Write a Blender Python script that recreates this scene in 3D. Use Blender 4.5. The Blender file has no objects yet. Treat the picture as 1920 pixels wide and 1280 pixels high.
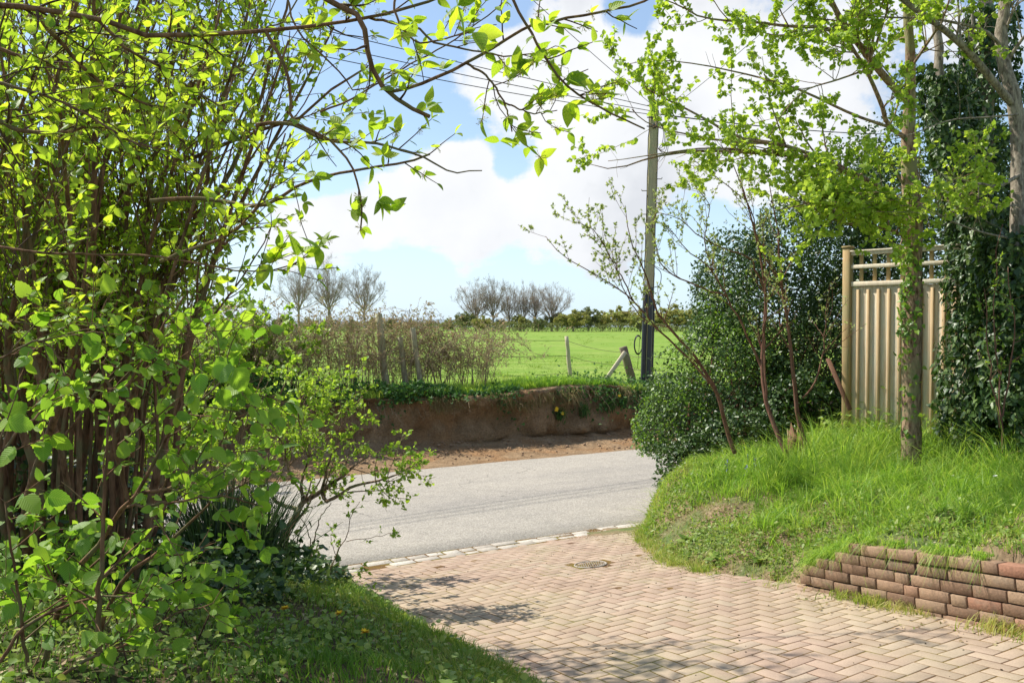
import bpy, math, random
import numpy as np
from math import radians, sin, cos, tan, pi
C = bpy.context.scene
col = C.collection
random.seed(7)

# ---------------------------------------------------------------- camera, sky, sun, exposure
F, EYE = 1600.0, 1.6
PITCH = math.atan(30 / F)
cam = bpy.data.cameras.new('camera'); cam.lens = 30; cam.sensor_width = 36
cam.clip_start = 0.05; cam.clip_end = 3000
camo = bpy.data.objects.new('camera', cam); col.objects.link(camo)
camo.location = (0, 0, EYE); camo.rotation_euler = (pi / 2 - PITCH, 0, 0)
C.camera = camo

def P(px, py, d):
    """world point seen at photo pixel (px,py) at forward distance d"""
    cp, sp = cos(PITCH), sin(PITCH)
    a, b = px - 960, 640 - py
    v = np.array([a, F * cp + b * sp, -F * sp + b * cp])
    return np.array([0, 0, EYE]) + v * (d / v[1])

def DIR(px, py):
    v = P(px, py, 10) - np.array([0, 0, EYE]); return v / np.linalg.norm(v)

SUN_H = np.array([-.90, .44]); SUN_H = SUN_H / np.linalg.norm(SUN_H)
SUN_EL = radians(49)
sd = np.array([SUN_H[0] * cos(SUN_EL), SUN_H[1] * cos(SUN_EL), sin(SUN_EL)])
sun = bpy.data.lights.new('sun', 'SUN'); sun.energy = 5.0; sun.angle = radians(.5); sun.color = (1, .95, .86)
suno = bpy.data.objects.new('sun', sun); col.objects.link(suno)
import mathutils
suno.rotation_euler = mathutils.Vector(sd).to_track_quat('Z', 'Y').to_euler()
suno.location = (-8, 6, 20)

V = C.view_settings
C.display_settings.display_device = 'sRGB'
V.view_transform = 'Standard'; V.look = 'None'; V.gamma = 1; V.use_curve_mapping = False
V.exposure = 0.55
C.cycles.max_bounces = 8; C.cycles.diffuse_bounces = 4; C.cycles.transmission_bounces = 4
C.cycles.transparent_max_bounces = 6
C.cycles.use_denoising = True

W = bpy.data.worlds.new("World"); C.world = W; W.use_nodes = True
nt = W.node_tree; N = nt.nodes; Lk = nt.links; N.clear()
def wn(t, **kw):
    n = N.new(t)
    for k, v in kw.items(): setattr(n, k, v)
    return n
def wmath(op, a, b=None, clamp=False):
    n = wn('ShaderNodeMath', operation=op); n.use_clamp = clamp
    for i, q in enumerate((a, b)):
        if q is None: continue
        if isinstance(q, (int, float)): n.inputs[i].default_value = q
        else: Lk.new(q, n.inputs[i])
    return n.outputs[0]
sky = wn('ShaderNodeTexSky', sky_type='NISHITA'); sky.sun_disc = False
sky.sun_elevation = SUN_EL; sky.sun_rotation = math.atan2(SUN_H[0], SUN_H[1]); sky.air_density = 1.0; sky.dust_density = .6
sky.ozone_density = 1.6
bg1 = wn('ShaderNodeBackground'); bg1.inputs[1].default_value = .12
Lk.new(sky.outputs[0], bg1.inputs[0])
tc = wn('ShaderNodeTexCoord')
sep = wn('ShaderNodeSeparateXYZ'); Lk.new(tc.outputs['Generated'], sep.inputs[0])
den = wmath('ADD', wmath('MAXIMUM', sep.outputs[2], 0.0), .12)
cmb = wn('ShaderNodeCombineXYZ')
Lk.new(wmath('DIVIDE', sep.outputs[0], den), cmb.inputs[0]); Lk.new(wmath('DIVIDE', sep.outputs[1], den), cmb.inputs[1])
nz = wn('ShaderNodeTexNoise'); nz.inputs['Scale'].default_value = 1.5; nz.inputs['Detail'].default_value = 9; nz.inputs['Roughness'].default_value = .56
Lk.new(cmb.outputs[0], nz.inputs['Vector'])
nzd = wn('ShaderNodeTexNoise'); nzd.inputs['Scale'].default_value = 9; nzd.inputs['Detail'].default_value = 8; nzd.inputs['Roughness'].default_value = .64
Lk.new(tc.outputs['Generated'], nzd.inputs['Vector'])
val = wmath('ADD', wmath('MULTIPLY', wmath('SUBTRACT', nz.outputs[0], .5), 1.5), wmath('MULTIPLY', wmath('SUBTRACT', nzd.outputs[0], .5), 2.1))
# clouds (weight > 0) and gaps (weight < 0) at directions in the sky
BL = [(1150, 130, 230, .62), (1420, 120, 300, .5), (960, 190, 120, .42), (845, 325, 66, .95), (905, 400, 110, .95), (740, 395, 100, .8), (560, 440, 80, .7), (650, 425, 70, .6), (1060, 430, 90, .6),
      (565, 440, 90, .6), (1100, 350, 110, .55), (1130, 500, 50, .45), (1380, 300, 150, .4), (870, 508, 42, .6), (1000, 480, 30, .3), (1160, 480, 90, .4),
      (1180, 18, 62, -1.2), (955, 10, 45, -.7), (630, 240, 160, -.8), (820, 230, 60, -.5), (1290, 420, 70, -.7), (1010, 300, 45, -.45), (720, 110, 120, -.4), (950, 290, 45, -.5), (350, 300, 300, -.3),
      (760, 545, 100, -.6), (1000, 560, 130, -.6), (1260, 570, 130, -.6), (950, 315, 35, -.5), (1500, 500, 200, -.2), (650, 570, 120, -.5)]
for (px, py, r, w) in BL:
    d = DIR(px, py)
    vm = wn('ShaderNodeVectorMath', operation='DISTANCE'); Lk.new(tc.outputs['Generated'], vm.inputs[0]); vm.inputs[1].default_value = tuple(d)
    mr = wn('ShaderNodeMapRange'); mr.interpolation_type = 'SMOOTHSTEP'
    mr.inputs[1].default_value = 0; mr.inputs[2].default_value = r / F * 1.5; mr.inputs[3].default_value = w; mr.inputs[4].default_value = 0
    Lk.new(vm.outputs['Value'], mr.inputs[0])
    val = wmath('ADD', val, mr.outputs[0])
msk = wn('ShaderNodeMapRange'); msk.interpolation_type = 'SMOOTHSTEP'
msk.inputs[1].default_value = .02; msk.inputs[2].default_value = .42
Lk.new(val, msk.inputs[0])
hz = wn('ShaderNodeMapRange'); hz.inputs[1].default_value = -.02; hz.inputs[2].default_value = .22; hz.inputs[3].default_value = .85; hz.inputs[4].default_value = .16
Lk.new(sep.outputs[2], hz.inputs[0])
mk = msk.outputs[0]
bgh = wn('ShaderNodeBackground'); bgh.inputs[0].default_value = (.50, .66, .82, 1); bgh.inputs[1].default_value = 1.0
mixh = wn('ShaderNodeMixShader'); Lk.new(hz.outputs[0], mixh.inputs[0]); Lk.new(bg1.outputs[0], mixh.inputs[1]); Lk.new(bgh.outputs[0], mixh.inputs[2])
bg2 = wn('ShaderNodeBackground'); bg2.inputs[1].default_value = 1.0
nzc = wn('ShaderNodeTexNoise'); nzc.inputs['Scale'].default_value = 5.5; nzc.inputs['Detail'].default_value = 7; nzc.inputs['Roughness'].default_value = .55
Lk.new(tc.outputs['Generated'], nzc.inputs['Vector'])
cr = wn('ShaderNodeValToRGB'); cr.color_ramp.elements[0].position = .35; cr.color_ramp.elements[0].color = (.69, .70, .71, 1)
cr.color_ramp.elements[1].position = .62; cr.color_ramp.elements[1].color = (.53, .55, .585, 1)
e = cr.color_ramp.elements.new(.5); e.color = (.64, .655, .68, 1)
Lk.new(nzc.outputs[0], cr.inputs[0]); Lk.new(cr.outputs[0], bg2.inputs[0])
mixs = wn('ShaderNodeMixShader'); Lk.new(mk, mixs.inputs[0]); Lk.new(mixh.outputs[0], mixs.inputs[1]); Lk.new(bg2.outputs[0], mixs.inputs[2])
wo = wn('ShaderNodeOutputWorld'); Lk.new(mixs.outputs[0], wo.inputs[0])

# ---------------------------------------------------------------- helpers
rng = np.random.default_rng(11)
def norm(v): return v / np.maximum(np.linalg.norm(v, axis=-1, keepdims=True), 1e-9)

def _h(ix, iy, iz, s):
    n = (ix.astype(np.int64) * 374761393 + iy.astype(np.int64) * 668265263 + iz.astype(np.int64) * 2147483647 + s * 974634777) & 0xffffffff
    n = ((n ^ (n >> 13)) * 1274126177) & 0xffffffff
    return ((n ^ (n >> 16)) & 0xffff) / 65535.0
def vn(x, y, z=0., s=0):
    x, y, z = np.broadcast_arrays(np.asarray(x, float), np.asarray(y, float), np.asarray(z, float))
    ix, iy, iz = np.floor(x), np.floor(y), np.floor(z)
    fx, fy, fz = [f * f * (3 - 2 * f) for f in (x - ix, y - iy, z - iz)]
    r = 0
    for a in (0, 1):
        for b in (0, 1):
            for c in (0, 1):
                r = r + _h(ix + a, iy + b, iz + c, s) * (fx if a else 1 - fx) * (fy if b else 1 - fy) * (fz if c else 1 - fz)
    return r - .5
def fbm(x, y, z=0., s=0, o=4):
    r, a = 0, 1.
    for i in range(o):
        r = r + vn(np.asarray(x) * 2**i, np.asarray(y) * 2**i, np.asarray(z) * 2**i, s + i) * a; a *= .5
    return r

class Geo:
    def __init__(s): s.v = []; s.f = []; s.r = []; s.u = []; s.n = 0; s.has = False
    def add(s, verts, faces, rnd=0., uv=None):
        """verts (n,3); faces list of int arrays (m,k); rnd scalar or (n,)"""
        verts = np.asarray(verts, float).reshape(-1, 3)
        for f in (faces if isinstance(faces, list) else [faces]):
            f = np.asarray(f, np.int64)
            if len(f): s.f.append(f + s.n)
        s.v.append(verts); s.r.append(np.broadcast_to(np.asarray(rnd, float), (len(verts),)).copy()); s.n += len(verts)
        s.u.append(np.zeros((len(verts), 3)) if uv is None else uv); s.has = s.has or uv is not None
        return s
    def build(s, name, mat, parent=None, smooth=False, loc=None):
        me = bpy.data.meshes.new(name)
        v = np.concatenate(s.v); r = np.concatenate(s.r)
        if parent is not None and loc is None: v = v - np.array(parent.location)
        if loc is not None: v = v - np.array(loc)
        me.vertices.add(len(v)); me.vertices.foreach_set('co', v.astype(np.float32).ravel())
        loops = np.concatenate([f.ravel() for f in s.f]); tot = np.concatenate([np.full(len(f), f.shape[1]) for f in s.f])
        st = np.concatenate([[0], np.cumsum(tot)[:-1]])
        me.loops.add(len(loops)); me.loops.foreach_set('vertex_index', loops.astype(np.int32))
        me.polygons.add(len(tot)); me.polygons.foreach_set('loop_start', st.astype(np.int32))
        if smooth: me.polygons.foreach_set('use_smooth', np.ones(len(tot), bool))
        me.update(calc_edges=True); me.validate()
        at = me.attributes.new('rnd', 'FLOAT', 'POINT'); at.data.foreach_set('value', r.astype(np.float32))
        if s.has:
            at = me.attributes.new('luv', 'FLOAT_VECTOR', 'POINT'); at.data.foreach_set('vector', np.concatenate(s.u).astype(np.float32).ravel())
        me.materials.append(mat)
        o = bpy.data.objects.new(name, me); col.objects.link(o)
        if loc is not None and parent is None: o.location = loc
        if parent is not None: o.parent = parent
        return o

def tag(o, label=None, cat=None, group=None, kind=None):
    for k, v in (('label', label), ('category', cat), ('group', group), ('kind', kind)):
        if v: o[k] = v
    return o
def thing(name, label, cat, loc, group=None):
    o = bpy.data.objects.new(name, None); col.objects.link(o); o.location = tuple(float(q) for q in loc)
    o.empty_display_size = .1
    return tag(o, label, cat, group)

def box(g, c, size, rot=None, rnd=0., bev=0.):
    """box centred at c; rot 3x3 columns are axes"""
    sx, sy, sz = [q / 2 for q in size]
    if bev:
        b = bev
        vs, fs = [], []
        # chamfered box from 24 verts
        idx = {}
        for X in (-1, 1):
            for Y in (-1, 1):
                for Z in (-1, 1):
                    for ax in range(3):
                        q = [X * (sx - b), Y * (sy - b), Z * (sz - b)]; q[ax] = (X * sx, Y * sy, Z * sz)[ax]
                        idx[(X, Y, Z, ax)] = len(vs); vs.append(q)
        q4, t3 = [], []
        for ax in range(3):
            o1, o2 = [a for a in range(3) if a != ax]
            for s_ in (-1, 1):
                def key(a, b2):
                    k = [0, 0, 0]; k[ax] = s_; k[o1] = a; k[o2] = b2; return idx[(k[0], k[1], k[2], ax)]
                q4.append([key(-1, -1), key(1, -1), key(1, 1), key(-1, 1)])
        for ax in range(3):
            o1, o2 = [a for a in range(3) if a != ax]
            for a in (-1, 1):
                for b2 in (-1, 1):
                    k0 = [0, 0, 0]; k0[o1] = a; k0[o2] = b2
                    k1 = list(k0); k0[ax] = -1; k1[ax] = 1
                    q4.append([idx[(*k0, o1)], idx[(*k1, o1)], idx[(*k1, o2)], idx[(*k0, o2)]])
        for X in (-1, 1):
            for Y in (-1, 1):
                for Z in (-1, 1): t3.append([idx[(X, Y, Z, 0)], idx[(X, Y, Z, 1)], idx[(X, Y, Z, 2)]])
        v = np.array(vs); fs = [np.array(q4), np.array(t3)]
    else:
        v = np.array([[x, y, z] for x in (-sx, sx) for y in (-sy, sy) for z in (-sz, sz)])
        fs = [np.array([[0, 1, 3, 2], [4, 6, 7, 5], [0, 4, 5, 1], [2, 3, 7, 6], [0, 2, 6, 4], [1, 5, 7, 3]])]
    for i_, f in enumerate(fs):
        f = np.array(f); nn = np.cross(v[f[:, 1]] - v[f[:, 0]], v[f[:, 2]] - v[f[:, 0]]); flip = (nn * v[f].mean(1)).sum(1) < 0
        f[flip] = f[flip][:, ::-1]; fs[i_] = f
    if rot is not None: v = v @ np.array(rot).T
    g.add(v + np.array(c), fs, rnd)

def tubes(g, Pn, R, sides=5, rnd=None, cap=True):
    """Pn (n,k,3), R (n,k)"""
    n, k, _ = Pn.shape
    if n == 0: return
    T = norm(np.gradient(Pn, axis=1))
    m = norm(Pn[:, -1] - Pn[:, 0]); ax = np.argmin(np.abs(m), axis=1); ref = np.eye(3)[ax][:, None, :]
    U = norm(np.cross(T, np.broadcast_to(ref, T.shape))); Vv = np.cross(T, U)
    a = np.arange(sides) * 2 * pi / sides
    ring = Pn[:, :, None, :] + R[:, :, None, None] * (U[:, :, None, :] * np.cos(a)[:, None] + Vv[:, :, None, :] * np.sin(a)[:, None])
    v = ring.reshape(-1, 3)
    i = np.arange(n)[:, None, None] * k * sides; j = np.arange(k - 1)[None, :, None] * sides; s = np.arange(sides)[None, None, :]
    s2 = (s + 1) % sides
    f = np.stack([i + j + s, i + j + s2, i + j + sides + s2, i + j + sides + s], -1).reshape(-1, 4)
    fs = [f]
    if cap:
        fs.append((np.arange(n)[:, None] * k * sides + (k - 1) * sides + np.arange(sides)[None, :]).reshape(n, sides))
    if rnd is None: rnd = rng.random(n)
    g.add(v, fs, np.repeat(np.broadcast_to(rnd, (n,)), k * sides))

def resample(pts, K, wob=0.):
    """smooth path through pts -> (K,3)"""
    p = np.asarray(pts, float)
    if len(p) > 2:
        q = np.concatenate([[2 * p[0] - p[1]], p, [2 * p[-1] - p[-2]]])
        out = []
        for i in range(1, len(q) - 2):
            t = np.linspace(0, 1, 8, endpoint=False)[:, None]
            a, b, c, d = q[i - 1], q[i], q[i + 1], q[i + 2]
            out.append(.5 * ((2 * b) + (-a + c) * t + (2 * a - 5 * b + 4 * c - d) * t**2 + (-a + 3 * b - 3 * c + d) * t**3))
        p = np.concatenate(out + [p[-1:]])
    s = np.concatenate([[0], np.cumsum(np.linalg.norm(np.diff(p, axis=0), axis=1))])
    u = np.linspace(0, s[-1], K)
    r = np.stack([np.interp(u, s, p[:, i]) for i in range(3)], 1)
    if wob: r[1:-1] += rng.normal(0, wob, (K - 2, 3))
    return r
def trace(pix, K=14, wob=0.): return resample([P(*q) for q in pix], K, wob)

def sample(Pn, R, idx, t):
    k = Pn.shape[1] - 1; f = t * k; i = np.minimum(f.astype(int), k - 1); w = (f - i)[:, None]
    p = Pn[idx, i] * (1 - w) + Pn[idx, i + 1] * w
    r = R[idx, i] * (1 - w[:, 0]) + R[idx, i + 1] * w[:, 0]
    return p, norm(Pn[idx, i + 1] - Pn[idx, i]), r

def children(Pn, R, m, L, ang=(30, 60), t0=.2, t1=1., K=6, up=.15, wob=.08, rf=.6, rend=.0015, bias=None, tipfall=.4, sag=0.):
    n = len(Pn)
    if n == 0: return np.zeros((0, K, 3)), np.zeros((0, K))
    cnt = n * m
    idx = np.repeat(np.arange(n), m); t = rng.uniform(t0, t1, cnt)
    p, T, r = sample(Pn, R, idx, t)
    perp = norm(np.cross(T, rng.normal(size=(cnt, 3))))
    a = np.radians(rng.uniform(ang[0], ang[1], cnt))[:, None]
    d = T * np.cos(a) + perp * np.sin(a)
    d[:, 2] += up
    if bias is not None: d = d + np.array(bias)
    d = norm(d)
    ln = rng.uniform(.6, 1.25, cnt) * L * (1 - tipfall * t)
    out = np.zeros((cnt, K, 3)); out[:, 0] = p; cur = d
    for k in range(1, K):
        cur = norm(cur + rng.normal(0, wob, (cnt, 3)) + np.array([0, 0, up * .3 - sag]))
        out[:, k] = out[:, k - 1] + cur * (ln / (K - 1))[:, None]
    r0 = np.maximum(r * rf, rend * 1.1)
    RR = r0[:, None] * (1 - np.linspace(0, 1, K)[None]) + rend * np.linspace(0, 1, K)[None]
    return out, RR

# leaf prototypes: local x = length, y = width, z = up
def leaf_ovate(w=.27, fold=.1, curl=.12, n=5):
    xs = np.linspace(0, 1, n + 2)[1:-1]; ws = w * np.sin(np.power(xs, .72) * pi) ** .9
    v = [[0, 0, 0]]; 
    for x, q in zip(xs, ws):
        z = -curl * x * x
        v += [[x, q, z + fold * q / w], [x, 0, z], [x, -q, z + fold * q / w]]
    v.append([1, 0, -curl * 1.15]); v = np.array(v)
    q4, t3 = [], [[0, 2, 1], [0, 3, 2]]
    for i in range(n - 1):
        a = 1 + 3 * i
        q4 += [[a, a + 1, a + 4, a + 3], [a + 1, a + 2, a + 5, a + 4]]
    a = 1 + 3 * (n - 1); t3 += [[a, a + 1, len(v) - 1], [a + 1, a + 2, len(v) - 1]]
    return v, [np.array(q4), np.array(t3)]
def leaf_serr(w=.4, fold=.09, curl=.2):
    xs = np.array([.06, .16, .2, .32, .36, .5, .54, .68, .72, .84, .87]); base = w * np.sin(np.power(xs, .62) * pi) ** .7
    base *= np.array([1, 1.07, .97, 1.08, .98, 1.08, .97, 1.1, .94, 1.12, .86])
    v = [[0, 0, 0]]
    for x, q in zip(xs, base):
        z = -curl * x * x
        v += [[x + .03, q, z + fold * q / w - .05 * (q / w)**2], [x, 0, z], [x + .03, -q, z + fold * q / w - .05 * (q / w)**2]]
    v.append([1.03, 0, -curl]); v = np.array(v); n = len(xs)
    q4, t3 = [], [[0, 2, 1], [0, 3, 2]]
    for i in range(n - 1):
        a = 1 + 3 * i
        q4 += [[a, a + 1, a + 4, a + 3], [a + 1, a + 2, a + 5, a + 4]]
    a = 1 + 3 * (n - 1); t3 += [[a, a + 1, len(v) - 1], [a + 1, a + 2, len(v) - 1]]
    return v, [np.array(q4), np.array(t3)]
def leaf_lobed(star=5, inner=.55):
    """small lobed leaf as a fan round its base"""
    ang = np.radians([-100, -78, -55, -32, -12, 0, 12, 32, 55, 78, 100]); rad = np.array([.42, .30, .62, .42, .72, 1.0, .72, .42, .62, .30, .42]) if star == 5 else np.array([.5, .42, .6, .6, .8, 1, .8, .6, .6, .42, .5])
    v = [[.0, 0, 0]] + [[.1 + r * cos(a) * .9, r * sin(a) * .75, .08 * abs(sin(a)) - .15 * r * r] for a, r in zip(ang, rad)]
    return np.array(v), [np.array([[0, i, i + 1] for i in range(1, 11)])]
def leaf_simple(w=.32):
    v = np.array([[0, 0, 0], [.35, w, .08], [.35, -w, .08], [1, 0, -.08], [.55, 0, -.03]])
    return v, [np.array([[0, 4, 1], [0, 2, 4], [1, 4, 3], [4, 2, 3]])]
def leaf_round(w=.42, cup=.12):
    a = np.radians([160, 105, 60, 22, 0, -22, -60, -105, -160]); r = np.array([.5, .46, .46, .5, .62, .5, .46, .46, .5])
    v = [[.5, 0, 0]] + [[.48 + q * cos(t), q * sin(t) * w / .42, cup * abs(sin(t)) - .14 * (q * cos(t) + .5)**2] for t, q in zip(a, r)]
    return np.array(v), [np.array([[0, i, i + 1] for i in range(1, 9)] + [[0, 9, 1]])]
RND = leaf_round()
OV, OVB, SER, LOB, IVY, SIM, SIMN = leaf_ovate(), leaf_ovate(.27, -.05, .35), leaf_serr(), leaf_lobed(), leaf_lobed(3), leaf_simple(), leaf_simple(.22)

def leaves(g, pos, d, nrm, size, proto, rnd=None):
    n = len(pos)
    if n == 0: return
    d = norm(d); y = norm(np.cross(nrm, d)); z = np.cross(d, y)
    pv, pf = proto; k = len(pv)
    size = np.broadcast_to(size, (n,))
    v = pos[:, None, :] + size[:, None, None] * (pv[None, :, 0:1] * d[:, None] + pv[None, :, 1:2] * y[:, None] + pv[None, :, 2:3] * z[:, None])
    fs = [(f[None] + (np.arange(n) * k)[:, None, None]).reshape(-1, f.shape[1]) for f in pf]
    if rnd is None: rnd = rng.random(n)
    g.add(v.reshape(-1, 3), fs, np.repeat(rnd, k), np.tile(pv, (n, 1)) if k > 12 else None)

def leaf_on(g, Pn, R, m, size, proto, t0=.2, t1=1., droop=.2, up=.5, keep=None, spread=1.0, tuft=1, off=0.):
    n = len(Pn)
    if n == 0: return
    idx = np.repeat(np.arange(n), m); t = rng.uniform(t0, t1, len(idx)) ** .8
    if tuft > 1: idx = np.repeat(idx, tuft); t = np.repeat(t, tuft)
    p, T, r = sample(Pn, R, idx, np.clip(t, 0, .999))
    c = len(idx)
    d = norm(T * rng.uniform(.2, .9, (c, 1)) + norm(rng.normal(size=(c, 3))) * spread + np.array([0, 0, -droop]))
    nn = norm(rng.normal(size=(c, 3)) * .6 + np.array([0, 0, up]))
    s = np.clip(rng.lognormal(-.12, .32, c), .35, 1.5) * size
    p = p + d * (r[:, None] + off)
    if keep is not None:
        k = keep(p); p, d, nn, s = p[k], d[k], nn[k], s[k]
    leaves(g, p, d, nn, s, proto)

def blades(g, pos, h, w, lean, bend=.5, rnd=None):
    """pos (n,3), h,w (n,), lean (n,3) horizontal offset direction"""
    n = len(pos)
    if n == 0: return
    side = norm(np.cross(rng.normal(size=(n, 3)) * [1, 1, .1], [0, 0, 1]))
    lv = np.array([0, .35, .7, 1.]); ww = np.array([1, .85, .5, 0])
    up = np.array([0, 0, 1.])
    ctr = pos[:, None] + h[:, None, None] * (lv[None, :, None] * (1 - .35 * bend * lv[None, :, None]**2 * np.linalg.norm(lean, axis=1)[:, None, None]) * up + (lv**2)[None, :, None] * lean[:, None] * bend)
    a = ctr[:, :3] + side[:, None] * (w[:, None] * ww[None, :3])[..., None]; b = ctr[:, :3] - side[:, None] * (w[:, None] * ww[None, :3])[..., None]
    v = np.concatenate([a, b, ctr[:, 3:]], 1)   # 0-2 a, 3-5 b, 6 tip
    o = (np.arange(n) * 7)[:, None, None]
    q = (np.array([[0, 3, 4, 1], [1, 4, 5, 2]])[None] + o).reshape(-1, 4); t = (np.array([[2, 5, 6]])[None] + o).reshape(-1, 3)
    if rnd is None: rnd = rng.random(n)
    g.add(v.reshape(-1, 3), [q, t], np.repeat(rnd, 7))

# ---------------------------------------------------------------- materials
def mat(name):
    m = bpy.data.materials.new(name); m.use_nodes = True
    t = m.node_tree; t.nodes.clear()
    return m, t
class MB:
    def __init__(s, name):
        s.m, s.t = mat(name); s.n = s.t.nodes; s.l = s.t.links
        s.geo = s.new('ShaderNodeNewGeometry'); s.out = s.new('ShaderNodeOutputMaterial')
        s.tc = s.new('ShaderNodeTexCoord')
    def new(s, t, **kw):
        q = s.n.new(t)
        for k, v in kw.items(): setattr(q, k, v)
        return q
    def noise(s, scale, detail=4, rough=.55, vec=None, stretch=None):
        q = s.new('ShaderNodeTexNoise'); q.inputs['Scale'].default_value = scale; q.inputs['Detail'].default_value = detail; q.inputs['Roughness'].default_value = rough
        src = vec or s.tc.outputs['Object']
        if stretch:
            mp = s.new('ShaderNodeMapping'); mp.inputs['Scale'].default_value = stretch; s.l.new(src, mp.inputs[0]); src = mp.outputs[0]
        s.l.new(src, q.inputs['Vector']); return q.outputs[0]
    def ramp(s, fac, stops):
        q = s.new('ShaderNodeValToRGB'); e = q.color_ramp.elements
        e[0].position, e[0].color = stops[0][0], (*stops[0][1], 1)
        e[1].position, e[1].color = stops[-1][0], (*stops[-1][1], 1)
        for p, c in stops[1:-1]:
            x = e.new(p); x.color = (*c, 1)
        s.l.new(fac, q.inputs[0]); return q.outputs[0]
    def attr(s, name='rnd'):
        q = s.new('ShaderNodeAttribute'); q.attribute_name = name; return q.outputs['Fac']
    def math(s, op, a, b=0., clamp=False):
        q = s.new('ShaderNodeMath', operation=op); q.use_clamp = clamp
        for i, x in enumerate((a, b)):
            if isinstance(x, (int, float)): q.inputs[i].default_value = x
            else: s.l.new(x, q.inputs[i])
        return q.outputs[0]
    def mix(s, fac, a, b, mode='MIX'):
        q = s.new('ShaderNodeMix', data_type='RGBA', blend_type=mode)
        for i, x in ((0, fac), (6, a), (7, b)):
            if isinstance(x, (int, float)): q.inputs[i].default_value = x
            elif isinstance(x, tuple): q.inputs[i].default_value = (*x, 1)
            else: s.l.new(x, q.inputs[i])
        return q.outputs[2]
    def bsdf(s, color, rough=.8, bump=None, bs=.3, bd=.01, spec=.3, trans=None, tcol=None):
        p = s.new('ShaderNodeBsdfPrincipled')
        if isinstance(color, tuple): p.inputs['Base Color'].default_value = (*color, 1)
        else: s.l.new(color, p.inputs['Base Color'])
        if isinstance(rough, (int, float)): p.inputs['Roughness'].default_value = rough
        else: s.l.new(rough, p.inputs['Roughness'])
        p.inputs['Specular IOR Level'].default_value = spec
        if bump is not None:
            b = s.new('ShaderNodeBump'); b.inputs['Strength'].default_value = bs; b.inputs['Distance'].default_value = bd
            s.l.new(bump, b.inputs['Height']); s.l.new(b.outputs[0], p.inputs['Normal'])
        o = p.outputs[0]
        if trans:
            tr = s.new('ShaderNodeBsdfTranslucent'); s.l.new(tcol, tr.inputs[0]) if not isinstance(tcol, tuple) else setattr(tr.inputs[0], 'default_value', (*tcol, 1))
            ad = s.new('ShaderNodeMixShader'); ad.inputs[0].default_value = trans
            s.l.new(o, ad.inputs[1]); s.l.new(tr.outputs[0], ad.inputs[2]); o = ad.outputs[0]
        s.l.new(o, s.out.inputs[0]); return s.m

def leaf_mat(name, c0, c1, c2, tmul=(1.9, 1.8, 1.0), trans=.45, rough=.45, spec=.5, veins=0):
    b = MB(name); r = b.attr()
    colr = b.ramp(r, [(0, c0), (.5, c1), (1, c2)])
    nzz = b.noise(14, 3)
    colr = b.mix(.35, colr, b.ramp(nzz, [(.3, (.7, .7, .7)), (.7, (1.15, 1.15, 1.1))]), 'MULTIPLY')
    bump = None
    if veins:
        q = b.new('ShaderNodeAttribute'); q.attribute_name = 'luv'; sp = b.new('ShaderNodeSeparateXYZ'); b.l.new(q.outputs['Vector'], sp.inputs[0])
        ay = b.math('ABSOLUTE', sp.outputs[1]); ph = b.math('MULTIPLY', b.math('SUBTRACT', sp.outputs[0], b.math('MULTIPLY', ay, .9)), veins * 6.283)
        rib = b.math('POWER', b.math('ADD', b.math('MULTIPLY', b.math('SINE', ph), .5), .5), 3.)
        mid = b.math('SUBTRACT', 1., b.math('MULTIPLY', ay, 30.), True); bump = b.math('MAXIMUM', rib, mid)
        colr = b.mix(b.math('MULTIPLY', bump, .20), colr, (.42, .50, .14))
    tcol = b.mix(1., colr, tmul, 'MULTIPLY')
    return b.bsdf(colr, rough, bump, .5, .0012, spec=spec, trans=trans, tcol=tcol)
def bark_mat(name, a, b_, c=None, sc=30, st=(1, 1, .18), bd=.01, rough=.9):
    b = MB(name); n1 = b.noise(sc, 6, .65, stretch=st); n2 = b.noise(5, 3)
    colr = b.ramp(n1, [(.35, a), (.62, b_)])
    if c: colr = b.mix(b.ramp(n2, [(.5, (0, 0, 0)), (.62, (1, 1, 1))]), colr, c)
    return b.bsdf(colr, rough, n1, .8, bd, .15)

M = {}
M['dog_leaf'] = leaf_mat('dogwood_leaf', (.12, .23, .02), (.20, .33, .03), (.30, .42, .04), (2.4, 2.1, 1.0), .55, .5, .4, 6)
M['elm_leaf'] = leaf_mat('elm_leaf', (.10, .22, .02), (.17, .31, .03), (.28, .41, .045), (2.0, 2.0, 1.0), .45, .5, .4, 9)
M['maple_leaf'] = leaf_mat('maple_leaf', (.22, .34, .04), (.31, .44, .05), (.42, .54, .08), (1.7, 1.6, 1.0), .5, .5, .4)
M['thorn_leaf'] = leaf_mat('hawthorn_leaf', (.15, .27, .03), (.23, .36, .04), (.32, .45, .06), (1.9, 1.8, 1.0), .45, .5, .35)
M['bud_leaf'] = leaf_mat('bud_leaf', (.22, .32, .08), (.34, .44, .12), (.52, .58, .30), (1.4, 1.3, 1.0), .4, .6, .3)
M['hedge_leaf'] = leaf_mat('evergreen_leaf', (.022, .05, .014), (.05, .10, .025), (.13, .19, .045), (1.6, 1.7, 1.0), .2, .42, .38)
M['hedge_new'] = leaf_mat('young_hedge_leaf', (.07, .15, .02), (.13, .24, .03), (.22, .34, .04), (1.8, 1.8, 1.0), .35, .4, .5)
M['ivy_leaf'] = leaf_mat('ivy_leaf', (.02, .05, .015), (.045, .095, .025), (.12, .18, .04), (1.6, 1.7, 1.), .18, .42, .38)
M['nettle'] = leaf_mat('dark_weed_leaf', (.03, .08, .02), (.05, .13, .03), (.09, .18, .04), (1.6, 1.7, 1.), .3, .6, .3)
M['weed'] = leaf_mat('weed_leaf', (.11, .19, .03), (.19, .29, .05), (.32, .38, .09), (1.6, 1.6, 1.), .35, .5, .4)
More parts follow.
